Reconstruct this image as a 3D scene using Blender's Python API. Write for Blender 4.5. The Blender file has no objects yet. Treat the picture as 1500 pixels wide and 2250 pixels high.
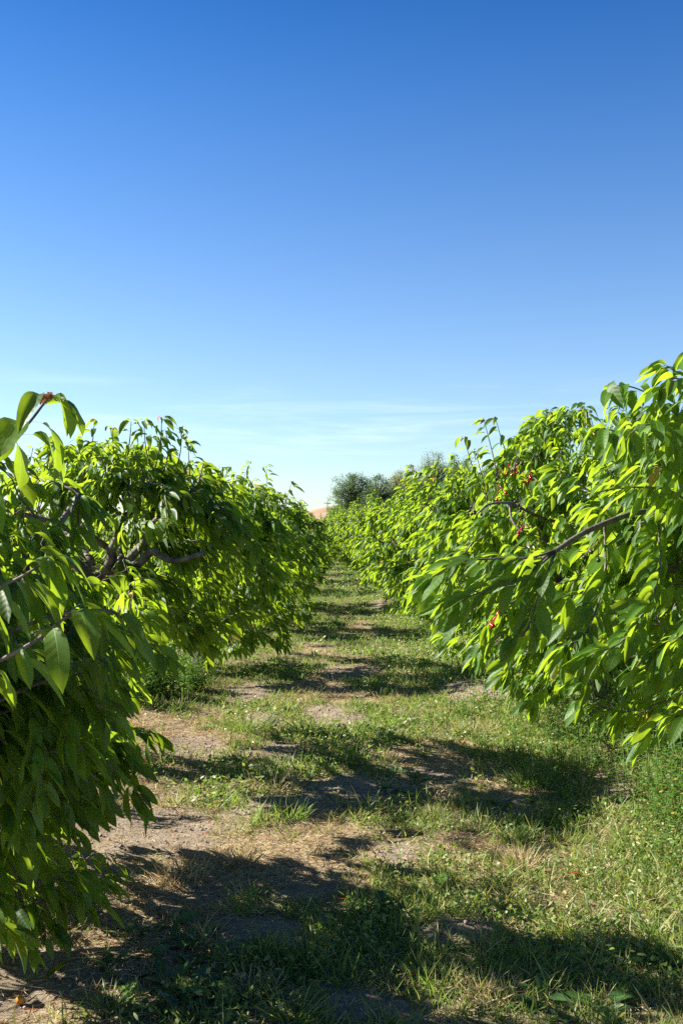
import bpy, math, random
import numpy as np
from mathutils import Vector

C = bpy.context.scene.collection
SC = bpy.context.scene
R = math.radians
CAM_H = 1.3
F = 2187.0          # focal length in photo pixels (35 mm on a 36 mm tall frame)
VX, VY = 700.0, 1155.0


def at(px, py, d):
    """world point seen at photo pixel (px, py) at forward distance d"""
    return np.array([(px - VX) / F * d, d, CAM_H + (VY - py) / F * d])


def on_ground(px, py):
    d = CAM_H * F / (py - VY)
    return (px - VX) / F * d, d


# ------------------------------------------------------------------ noise
def _h(ix, iy, seed):
    with np.errstate(over='ignore'):
        n = (ix.astype(np.int64) * 374761393 + iy.astype(np.int64) * 668265263 + seed * 974711) & 0xffffffff
        n = ((n ^ (n >> 13)) * 1274126177) & 0xffffffff
        n = n ^ (n >> 16)
    return (n & 0xffffff) / float(0xffffff)


def vnoise(x, y, seed=0):
    x = np.asarray(x, float); y = np.asarray(y, float)
    ix = np.floor(x); iy = np.floor(y)
    fx = x - ix; fy = y - iy
    fx = fx * fx * (3 - 2 * fx); fy = fy * fy * (3 - 2 * fy)
    a = _h(ix, iy, seed); b = _h(ix + 1, iy, seed); c = _h(ix, iy + 1, seed); d = _h(ix + 1, iy + 1, seed)
    return (a * (1 - fx) + b * fx) * (1 - fy) + (c * (1 - fx) + d * fx) * fy


def fbm(x, y, seed=0, octs=4):
    s = 0.0; a = 0.5; t = 0.0
    x = np.asarray(x, float); y = np.asarray(y, float)
    for k in range(octs):
        s = s + a * vnoise(x, y, seed + 17 * k); t += a
        x = x * 2.03 + 3.1; y = y * 2.03 + 1.7; a *= 0.5
    return s / t


def nrm(v):
    return v / np.maximum(np.linalg.norm(v, axis=-1, keepdims=True), 1e-9)


def sstep(a, b, x):
    t = np.clip((x - a) / (b - a), 0, 1)
    return t * t * (3 - 2 * t)


# ------------------------------------------------------------------ materials
class NT:
    def __init__(self, name):
        m = bpy.data.materials.new(name); m.use_nodes = True
        self.m = m; self.t = m.node_tree; self.t.nodes.clear()
        self.out = self.n('ShaderNodeOutputMaterial')

    def n(self, kind, **kw):
        o = self.t.nodes.new(kind)
        for k, v in kw.items():
            if k.startswith('_'):
                o.inputs[k[1:]].default_value = v
            else:
                setattr(o, k, v)
        return o

    def l(self, a, b):
        self.t.links.new(a, b)

    def val(self, sock, v):
        if hasattr(v, 'links'):
            self.l(v, sock)
        else:
            sock.default_value = v

    def math(self, op, a, b=0.0, c=0.0, clamp=False):
        o = self.n('ShaderNodeMath', operation=op, use_clamp=clamp)
        self.val(o.inputs[0], a); self.val(o.inputs[1], b); self.val(o.inputs[2], c)
        return o.outputs[0]

    def mix(self, f, a, b):
        o = self.n('ShaderNodeMix', data_type='RGBA')
        self.val(o.inputs[0], f)
        for s, v in ((o.inputs[6], a), (o.inputs[7], b)):
            self.val(s, v if hasattr(v, 'links') else (v[0], v[1], v[2], 1))
        return o.outputs[2]

    def map(self, v, a, b, c=0.0, d=1.0):
        o = self.n('ShaderNodeMapRange', interpolation_type='SMOOTHSTEP')
        self.val(o.inputs[0], v)
        for i, x in enumerate((a, b, c, d)):
            o.inputs[i + 1].default_value = x
        return o.outputs[0]

    def noise(self, scale, detail=4, rough=0.55, vec=None, dim='3D'):
        o = self.n('ShaderNodeTexNoise', noise_dimensions=dim)
        o.inputs['Scale'].default_value = scale
        o.inputs['Detail'].default_value = detail
        o.inputs['Roughness'].default_value = rough
        if vec is not None:
            self.l(vec, o.inputs['Vector'])
        return o.outputs['Fac']


def leaf_material(name, dark, light, back, trans, tmix=0.38, rough=0.38, spec=0.5, veins=True,
                  young=(0.22, 0.07, 0.025), yellow=(0.5, 0.36, 0.05), stem=(0.20, 0.12, 0.05)):
    M = NT(name)
    at_ = M.n('ShaderNodeAttribute', attribute_name='leafdata')
    sep = M.n('ShaderNodeSeparateColor'); M.l(at_.outputs['Color'], sep.inputs[0])
    t, s, rnd = sep.outputs[0], sep.outputs[1], sep.outputs[2]
    kind = at_.outputs['Alpha']
    col = M.mix(rnd, dark, light)
    tc = M.mix(rnd, tuple(x * 0.85 for x in trans), tuple(min(1, x * 1.15) for x in trans))
    sa = M.math('ABSOLUTE', M.math('MULTIPLY_ADD', s, 2.0, -1.0))
    bumpsock = None
    if veins:
        ph = M.math('MULTIPLY_ADD', sa, -0.9, M.math('MULTIPLY', t, 8.0))
        saw = M.math('ABSOLUTE', M.math('MULTIPLY_ADD', M.math('FRACT', ph), 2.0, -1.0))
        vein = M.map(saw, 0.86, 1.0)
        rib = M.map(sa, 0.09, 0.03)
        lines = M.math('MAXIMUM', M.math('MULTIPLY', vein, 0.35), rib)
        col = M.mix(M.math('MULTIPLY', lines, 0.5), col, (0.16, 0.26, 0.06))
        tc = M.mix(M.math('MULTIPLY', vein, 0.45), tc, tuple(x * .62 for x in trans))
        tc = M.mix(M.math('MULTIPLY', rib, 0.5), tc, (.5, .62, .12))
        hgt = M.math('SUBTRACT', M.math('MULTIPLY', saw, -0.6), M.math('MULTIPLY', rib, 1.2))
        b = M.n('ShaderNodeBump'); b.inputs['Strength'].default_value = 0.18; b.inputs['Distance'].default_value = 0.003
        M.l(hgt, b.inputs['Height']); bumpsock = b.outputs[0]
    yf = M.map(kind, 0.35, 0.5); rf = M.map(kind, 0.75, 0.95)
    col = M.mix(yf, col, yellow); col = M.mix(rf, col, young)
    tc = M.mix(yf, tc, (0.5, 0.42, 0.10)); tc = M.mix(rf, tc, (0.55, 0.13, 0.03))
    pet = M.map(t, 0.015, 0.0)
    col = M.mix(pet, col, stem); tc = M.mix(pet, tc, stem)
    geo = M.n('ShaderNodeNewGeometry')
    col = M.mix(M.math('MULTIPLY', geo.outputs['Backfacing'], M.math('SUBTRACT', 1.0, yf)), col, back)
    p = M.n('ShaderNodeBsdfPrincipled')
    M.l(col, p.inputs['Base Color']); p.inputs['Roughness'].default_value = rough
    p.inputs['Specular IOR Level'].default_value = spec
    tr = M.n('ShaderNodeBsdfTranslucent'); M.l(tc, tr.inputs[0])
    if bumpsock is not None:
        M.l(bumpsock, p.inputs['Normal'])
    mx = M.n('ShaderNodeMixShader'); mx.inputs[0].default_value = tmix
    M.l(p.outputs[0], mx.inputs[1]); M.l(tr.outputs[0], mx.inputs[2])
    M.l(mx.outputs[0], M.out.inputs[0])
    return M.m


def simple_material(name, col, rough=0.7, spec=0.3, col2=None, scale=8.0, bump=0.0, bscale=30.0, detail=5):
    M = NT(name)
    p = M.n('ShaderNodeBsdfPrincipled'); p.inputs['Roughness'].default_value = rough
    p.inputs['Specular IOR Level'].default_value = spec
    tex = M.n('ShaderNodeTexCoord')
    if col2 is None:
        p.inputs['Base Color'].default_value = (*col, 1)
    else:
        f = M.map(M.noise(scale, detail, 0.6, tex.outputs['Object']), 0.3, 0.7)
        M.l(M.mix(f, col, col2), p.inputs['Base Color'])
    if bump:
        b = M.n('ShaderNodeBump'); b.inputs['Strength'].default_value = bump; b.inputs['Distance'].default_value = 0.01
        M.l(M.noise(bscale, 6, 0.6, tex.outputs['Object']), b.inputs['Height']); M.l(b.outputs[0], p.inputs['Normal'])
    M.l(p.outputs[0], M.out.inputs[0])
    return M.m


MAT = {}
MAT['leaf'] = leaf_material('cherry_leaf', (0.022, 0.066, 0.008), (0.072, 0.165, 0.014), (0.110, 0.190, 0.050),
                            (0.395, 0.565, 0.020), 0.44, 0.5, 0.32)
MAT['bark'] = simple_material('cherry_bark', (0.055, 0.042, 0.034), 0.8, 0.25, (0.21, 0.18, 0.155), 14, 0.6, 45)
MAT['grass'] = leaf_material('green_grass', (0.075, 0.130, 0.022), (0.210, 0.240, 0.060), (0.09, 0.15, 0.04),
                             (0.26, 0.40, 0.05), 0.35, 0.5, 0.35, veins=False, young=(0.3, 0.22, 0.1), yellow=(0.40, 0.34, 0.16),
                             stem=(0.12, 0.17, 0.05))
MAT['dry'] = leaf_material('dry_grass', (0.30, 0.225, 0.125), (0.50, 0.40, 0.24), (0.42, 0.33, 0.20), (0.55, 0.42, 0.22), 0.25, 0.6, 0.25,
                           veins=False, young=(0.16, 0.10, 0.06), yellow=(0.30, 0.30, 0.12), stem=(0.35, 0.27, 0.15))
MAT['cover'] = leaf_material('weed_leaf', (0.085, 0.140, 0.030), (0.220, 0.255, 0.085), (0.11, 0.18, 0.06),
                             (0.28, 0.44, 0.06), 0.35, 0.5, 0.4, veins=False, young=(0.30, 0.05, 0.04), yellow=(0.40, 0.35, 0.15),
                             stem=(0.12, 0.15, 0.05))
MAT['weed'] = leaf_material('tall_weed_leaf', (0.045, 0.120, 0.018), (0.095, 0.205, 0.035), (0.09, 0.17, 0.05),
                            (0.28, 0.48, 0.05), 0.38, 0.5, 0.4, veins=False, stem=(0.12, 0.15, 0.05))
MAT['broad'] = leaf_material('broad_weed_leaf', (0.030, 0.080, 0.020), (0.060, 0.130, 0.035), (0.09, 0.15, 0.07),
                             (0.22, 0.38, 0.06), 0.3, 0.42, 0.45, veins=True, stem=(0.12, 0.16, 0.07))
MAT['cherry'] = simple_material('cherry_skin', (0.42, 0.012, 0.012), 0.18, 0.6)
MAT['raisin'] = simple_material('dried_cherry', (0.035, 0.014, 0.012), 0.45, 0.4)
MAT['pole'] = simple_material('grey_timber', (0.13, 0.10, 0.08), 0.8, 0.2, (0.2, 0.17, 0.14), 3)
MAT['hill'] = simple_material('dry_hill_grass', (0.24, 0.165, 0.105), 0.9, 0.1, (0.31, 0.215, 0.14), 0.03)
MAT['fargreen'] = leaf_material('far_leaf_dark', (0.034, 0.088, 0.028), (0.075, 0.145, 0.048), (0.06, 0.11, 0.04), (0.16, 0.25, 0.08), 0.38, 0.55, 0.3, veins=False)
MAT['farolive'] = leaf_material('far_leaf_olive', (0.10, 0.118, 0.03), (0.19, 0.19, 0.06), (0.13, 0.14, 0.06), (0.30, 0.32, 0.08), 0.38, 0.55, 0.3, veins=False)
MAT['fargrey'] = leaf_material('far_leaf_grey', (0.085, 0.145, 0.042), (0.150, 0.215, 0.07), (0.11, 0.17, 0.06), (0.26, 0.34, 0.13), 0.38, 0.55, 0.3, veins=False)
MAT['farfresh'] = leaf_material('far_leaf_fresh', (0.065, 0.135, 0.03), (0.12, 0.20, 0.05), (0.09, 0.14, 0.05), (0.24, 0.38, 0.08), 0.38, 0.55, 0.3, veins=False)


def ground_material():
    M = NT('orchard_soil')
    tex = M.n('ShaderNodeTexCoord'); o = tex.outputs['Object']
    big = M.map(M.noise(0.9, 5, 0.6, o), 0.35, 0.65)
    fine = M.noise(55, 6, 0.7, o)
    med = M.noise(9, 6, 0.65, o)
    soil = M.mix(M.map(med, 0.3, 0.7), (0.195, 0.155, 0.112), (0.320, 0.258, 0.185))
    soil = M.mix(M.map(fine, 0.42, 0.62), M.mix(0.5, soil, (0.13, 0.1, 0.075)), soil)
    thatch = M.mix(M.map(fine, 0.35, 0.65), (0.16, 0.115, 0.06), (0.40, 0.31, 0.18))
    cv = M.n('ShaderNodeAttribute', attribute_name='cover')
    sp = M.n('ShaderNodeSeparateColor'); M.l(cv.outputs['Color'], sp.inputs[0])
    col = M.mix(M.math('MULTIPLY', sp.outputs[0], M.math('MULTIPLY_ADD', big, 0.5, 0.4)), soil, thatch)
    col = M.mix(M.math('MULTIPLY', sp.outputs[1], 0.75), col, M.mix(M.map(fine, 0.4, 0.6), (0.055, 0.085, 0.022), (0.13, 0.15, 0.045)))
    p = M.n('ShaderNodeBsdfPrincipled'); p.inputs['Roughness'].default_value = 0.95
    p.inputs['Specular IOR Level'].default_value = 0.15
    M.l(col, p.inputs['Base Color'])
    b = M.n('ShaderNodeBump'); b.inputs['Strength'].default_value = 0.9; b.inputs['Distance'].default_value = 0.02
    h = M.math('ADD', M.math('MULTIPLY', med, 0.8), M.math('MULTIPLY', fine, 0.45))
    M.l(h, b.inputs['Height']); M.l(b.outputs[0], p.inputs['Normal'])
    M.l(p.outputs[0], M.out.inputs[0])
    return M.m


# ------------------------------------------------------------------ mesh helpers
def mesh_np(name, V, Fq, mat, parent=None, data=None, smooth=True, attr='leafdata'):
    me = bpy.data.meshes.new(name)
    V = np.asarray(V, np.float32); Fq = np.asarray(Fq, np.int32)
    me.vertices.add(len(V)); me.vertices.foreach_set('co', V.ravel())
    me.loops.add(Fq.size); me.loops.foreach_set('vertex_index', Fq.ravel())
    k = Fq.shape[1]
    me.polygons.add(len(Fq)); me.polygons.foreach_set('loop_start', np.arange(0, Fq.size, k, dtype=np.int32))
    me.polygons.foreach_set('loop_total', np.full(len(Fq), k, np.int32))
    if smooth:
        me.polygons.foreach_set('use_smooth', np.ones(len(Fq), bool))
    me.update(calc_edges=True)
    if data is not None:
        a = me.attributes.new(attr, 'FLOAT_COLOR', 'POINT')
        a.data.foreach_set('color', np.asarray(data, np.float32).ravel())
    me.materials.append(mat)
    o = bpy.data.objects.new(name, me); C.objects.link(o)
    if parent is not None:
        o.parent = parent
    return o


def join(parts):
    """[(V, F, data or None)] -> one V, F, data"""
    vs, fs, ds = [], [], []; n = 0
    for V, Fq, D in parts:
        vs.append(V); fs.append(Fq + n); n += len(V)
        if D is not None:
            ds.append(D)
    return np.concatenate(vs), np.concatenate(fs), (np.concatenate(ds) if ds else None)


def tube(P, r, k=6):
    P = np.asarray(P, float); n = len(P); r = np.broadcast_to(np.asarray(r, float), (n,))
    T = nrm(np.gradient(P, axis=0))
    u = np.cross(T[0], [0.31, 0.92, 0.17]); u /= np.linalg.norm(u) + 1e-9
    ang = np.arange(k) * 2 * math.pi / k
    out = np.empty((n, k, 3))
    for i in range(n):
        u = u - T[i] * np.dot(u, T[i]); u /= np.linalg.norm(u) + 1e-9
        w = np.cross(T[i], u)
        out[i] = P[i] + r[i] * (np.cos(ang)[:, None] * u + np.sin(ang)[:, None] * w)
    V = out.reshape(-1, 3)
    i, j = np.meshgrid(np.arange(n - 1), np.arange(k), indexing='ij')
    j2 = (j + 1) % k
    Fq = np.stack([i * k + j, i * k + j2, (i + 1) * k + j2, (i + 1) * k + j], -1).reshape(-1, 4)
    e = (n - 1) * k
    caps = []
    for q in range(1, k - 1, 2):
        caps.append([e, e + q, e + q + 1, e + (q + 2 if q + 2 < k else q + 1)])
    caps = [c for c in caps if len(set(c)) == 4]
    if caps:
        Fq = np.concatenate([Fq, np.array(caps)])
    return V, Fq, None


LOD = {
    # rows t, width profile, columns
    'near': (np.array([-.20, -.10, 0, .05, .13, .22, .32, .43, .55, .67, .78, .88, .95, 1.0]),
             np.array([.03, .026, .026, .36, .66, .85, .96, 1.0, .97, .86, .66, .37, .14, .02]), np.array([-1, -.5, 0, .5, 1.])),
    'mid': (np.array([-.18, 0, .08, .25, .45, .65, .84, 1.0]),
            np.array([.04, .04, .45, .90, 1.0, .84, .46, .03]), np.array([-1, 0, 1.])),
    'far': (np.array([0, .3, .65, 1.0]), np.array([.08, .95, .85, .05]), np.array([-1, 0, 1.])),
    'clump': (np.array([0, .45, 1.0]), np.array([.3, 1.0, .15]), np.array([-1, 1.])),
    'blade': (np.array([0, .4, .75, 1.0]), np.array([.9, 1.0, .65, .08]), np.array([-1, 1.])),
    'blade2': (np.array([0, .6, 1.0]), np.array([1.0, .8, .1]), np.array([-1, 1.])),
    'small': (np.array([0, .4, .75, 1.0]), np.array([.25, 1.0, .8, .12]), np.array([-1, 1.])),
    'broad': (np.array([-.3, 0, .12, .35, .6, .82, 1.0]), np.array([.06, .07, .55, 1.0, .92, .55, .05]), np.array([-1, -.45, 0, .45, 1.])),
}


def leaves(rng, P, D0, G, L, W, droop, roll=0.0, fold=0.25, wave=0.0, kind=None, lod='mid', rand=None):
    """N leaves as one quad mesh; D0 first direction, G the direction the blade bends to"""
    ts, prof, cols = LOD[lod]
    P = np.asarray(P, float); N = len(P)
    f = lambda v: np.broadcast_to(np.asarray(v, float), (N,))
    L, W, droop, roll, fold, wave = map(f, (L, W, droop, roll, fold, wave))
    D0 = nrm(np.broadcast_to(D0, (N, 3))); G = nrm(np.broadcast_to(G, (N, 3)))
    tau = (ts - ts[0]) / (ts[-1] - ts[0])
    g = droop[:, None] * (1 - (1 - tau) ** 2.6)[None]
    d = nrm(D0[:, None] * (1 - g)[..., None] + G[:, None] * g[..., None])      # N,R,3
    dt = np.diff(ts)[None, :, None] * L[:, None, None]
    ctr = np.concatenate([P[:, None], P[:, None] + np.cumsum(0.5 * (d[:, 1:] + d[:, :-1]) * dt, 1)], 1)
    S0 = np.cross(D0, G + 0.05 * rng.normal(size=(N, 3)))
    bad = np.linalg.norm(S0, axis=1) < 0.05
    S0[bad] = rng.normal(size=(bad.sum(), 3))
    S0 = nrm(S0)
    S0 = S0 * np.cos(roll)[:, None] + np.cross(D0, S0) * np.sin(roll)[:, None]
    S = nrm(S0[:, None] - d * np.sum(S0[:, None] * d, -1, keepdims=True))
    Nn = np.cross(d, S)
    w = (W[:, None] * prof[None])[:, :, None, None]
    s = cols[None, None, :, None]
    cf = np.cos(fold)[:, None, None, None]; sf = np.sin(fold)[:, None, None, None]
    ph = rng.random(N) * 6.28
    wv = (wave[:, None] * W[:, None] * np.sin(tau[None] * 11 + ph[:, None]))[:, :, None, None]
    sgn = np.where(s < 0, -1.0, 1.0) * np.abs(s)
    V = ctr[:, :, None] + S[:, :, None] * s * w * cf + Nn[:, :, None] * (np.abs(s) * w * sf + wv * sgn * np.abs(s) * np.minimum(prof, 1)[None, :, None, None])
    nR, nC = len(ts), len(cols)
    D = np.empty((N, nR, nC, 4))
    D[..., 0] = ts[None, :, None]; D[..., 1] = cols[None, None] * .5 + .5
    D[..., 2] = (rng.random(N) if rand is None else rand)[:, None, None]
    D[..., 3] = 0 if kind is None else np.asarray(kind)[:, None, None]
    i, j = np.meshgrid(np.arange(nR - 1), np.arange(nC - 1), indexing='ij')
    q = np.stack([i * nC + j, (i + 1) * nC + j, (i + 1) * nC + j + 1, i * nC + j + 1], -1).reshape(-1, 4)
    Fq = (np.arange(N)[:, None, None] * (nR * nC) + q[None]).reshape(-1, 4)
    return V.reshape(-1, 3), Fq, D.reshape(-1, 4)


def tag(o, label=None, cat=None, group=None, kind=None):
    if label: o['label'] = label
    if cat: o['category'] = cat
    if group: o['group'] = group
    if kind: o['kind'] = kind
    return o


def thing(name, label, cat, loc=(0, 0, 0), group=None):
    o = bpy.data.objects.new(name, None); C.objects.link(o); o.location = loc
    o.empty_display_size = 0.2
    return tag(o, label, cat, group)


def dup(root, loc, rotz, scale, label, group=None):
    c = root.copy(); C.objects.link(c); c.location = loc; c.rotation_euler = (0, 0, rotz); c.scale = scale
    c['label'] = label
    if group: c['group'] = group
    for ch in root.children:
        k = ch.copy(); C.objects.link(k); k.parent = c
    return c


# ------------------------------------------------------------------ the ground
BARE = [(1085, 1775, .2, .2, .02), (870, 1885, .16, .14, .01), (450, 1980, .2, .12, .0), (700, 1950, .12, .1, 0.0), (960, 1700, .2, .2, .01), (430, 1640, .25, .3, 0.0), (770, 1480, .3, .5, .01),
          # photo pixel of a bare patch, half sizes in metres, height of the mound
    (560, 2065, .17, .19, .045), (985, 2050, .16, .13, .025), (1345, 1745, .24, .42, .03), (620, 1775, .26, .28, .03),
    (578, 1588, .17, .40, .02), (1045, 1530, .28, .7, .03), (612, 1655, .2, .4, .015), (850, 1335, .35, 1.5, .03),
    (780, 2205, .22, .12, .02), (170, 1935, .25, .3, .01), 
    (730, 1575, .2, .5, .015), (760, 1735, .25, .2, .02), (20, 2150, .3, .2, 0.0),
    (560, 1520, .3, .5, .0), (330, 1830, .4, .5, .0), 
]
BARE_W = [(*on_ground(px, py), a, b, hh) for px, py, a, b, hh in BARE]


def bare(x, y):
    v = np.zeros_like(x)
    jx = x + 0.16 * (fbm(x * 6, y * 6, 5) - .5) * 2; jy = y + 0.16 * (fbm(x * 6, y * 6, 9) - .5) * 2
    for cx, cy, a, b, hh in BARE_W:
        q = ((jx - cx) / a) ** 2 + ((jy - cy) / b) ** 2
        v = np.maximum(v, sstep(1.15, 0.35, q))
    return v


def gz(x, y):
    x = np.asarray(x, float); y = np.asarray(y, float)
    z = 0.05 * (fbm(x * 0.9, y * 0.9, 1, 3) - 0.5) + 0.022 * (fbm(x * 4.2, y * 4.2, 2, 3) - 0.5)
    rel = sstep(60, 20, y)
    near = sstep(22, 8, y) * rel
    z = z * (0.35 + 0.65 * near)
    z = z + near * 0.010 * (fbm(x * 16, y * 16, 3, 3) - .5)
    # low berms along both tree rows
    z = z + rel * (0.05 * np.exp(-((x + 1.35) / .5) ** 2) + 0.07 * np.exp(-((x - 1.85) / .55) ** 2))
    for cx, cy, a, b, hh in BARE_W:
        if hh:
            q = ((x - cx) / a) ** 2 + ((y - cy) / b) ** 2
            z = z + hh * np.exp(-q * 1.6) + hh * 0.5 * np.exp(-q * 1.2) * (fbm(x * 28, y * 28, 4, 3) - .5)
    return z


def greenness(x, y):
    """how green the cover is, 0 straw .. 1 lush"""
    g = sstep(0.36, 0.56, fbm(x * 2.1 + 4, y * 1.6, 21, 4))
    g = np.maximum(g, 0.95 * sstep(0.62, 1.1, x) * sstep(0.33, 0.52, fbm(x * 2.1, y * 2.1, 22, 3)))
    g = np.maximum(g, 0.85 * sstep(6, 9.5, y) * sstep(0.30, 0.52, fbm(x * 1.4, y * .7, 25, 3)))
    g = np.maximum(g, .8 * sstep(0.0, .45, x) * sstep(5.2, 4.2, y) * sstep(.30, .5, fbm(x * 3.2, y * 3.2, 28, 3)))
    g = g * (1 - 0.75 * sstep(-0.25, -0.75, x) * sstep(7, 4, y))
    return np.clip(g, 0, 1)


def build_ground():
    def axis(lo, hi, step, far_lo, far_hi, grow):
        a = list(np.arange(lo, hi, step))
        s = step; v = a[-1]
        while v < far_hi:
            s *= grow; v += s; a.append(v)
        s = step; v = a[0]; pre = []
        while v > far_lo:
            s *= grow; v -= s; pre.append(v)
        return np.array(pre[::-1] + a)
    xs = axis(-1.7, 2.6, 0.018, -1500, 1500, 1.16)
    ys = axis(2.2, 7.0, 0.018, -300, 3000, 1.022)
    X, Y = np.meshgrid(xs, ys)
    Z = gz(X, Y)
    V = np.stack([X, Y, Z], -1).reshape(-1, 3)
    nx, ny = len(xs), len(ys)
    i, j = np.meshgrid(np.arange(ny - 1), np.arange(nx - 1), indexing='ij')
    Fq = np.stack([i * nx + j, i * nx + j + 1, (i + 1) * nx + j + 1, (i + 1) * nx + j], -1).reshape(-1, 4)
    D = np.zeros((len(V), 4)); x, y = V[:, 0], V[:, 1]
    b = bare(x, y)
    D[:, 0] = 1 - b
    D[:, 1] = greenness(x, y) * (1 - b); D[:, 3] = 1
    o = mesh_np('ground', V, Fq, ground_material(), None, D, True, 'cover')
    tag(o, kind='structure')
    print('ground verts', len(V))


build_ground()


# ------------------------------------------------------------------ vegetation on the ground
def scatter(rng, n, y0, y1, dens, x0=-2.0, x1=2.9, clump=0.0, crad=0.03):
    """points over the visible alley floor, kept with probability dens(x, y)"""
    if clump:
        m = max(1, int(n / clump))
        cx, cy = rng.uniform(x0, x1, m), rng.uniform(y0, y1, m)
        k = rng.random(m) < dens(cx, cy); cx, cy = cx[k], cy[k]
        rep = rng.poisson(clump, len(cx))
        x = np.repeat(cx, rep); y = np.repeat(cy, rep)
        rr = np.repeat(crad * rng.uniform(.4, 1.5, len(cx)), rep)
        x = x + rng.normal(size=len(x)) * rr; y = y + rng.normal(size=len(x)) * rr
        x_c = np.repeat(rng.random(len(cx)), rep)
    else:
        x, y = rng.uniform(x0, x1, n), rng.uniform(y0, y1, n)
        k = rng.random(n) < dens(x, y); x, y = x[k], y[k]; x_c = rng.random(len(x))
    px = VX + F * x / y
    k = (px > -350) & (px < 1850)
    return x[k], y[k], x_c[k]


def sphere_dirs(rng, n, up):
    a = rng.uniform(0, 2 * math.pi, n); z = up
    r = np.sqrt(np.maximum(0, 1 - z * z))
    return np.stack([r * np.cos(a), r * np.sin(a), z], -1)


BANDS = [(2.3, 4.6, 1.0, 1.0), (4.6, 9.0, .55, 1.25), (9.0, 20., .22, 1.7), (20., 62., .055, 2.8)]


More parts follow.
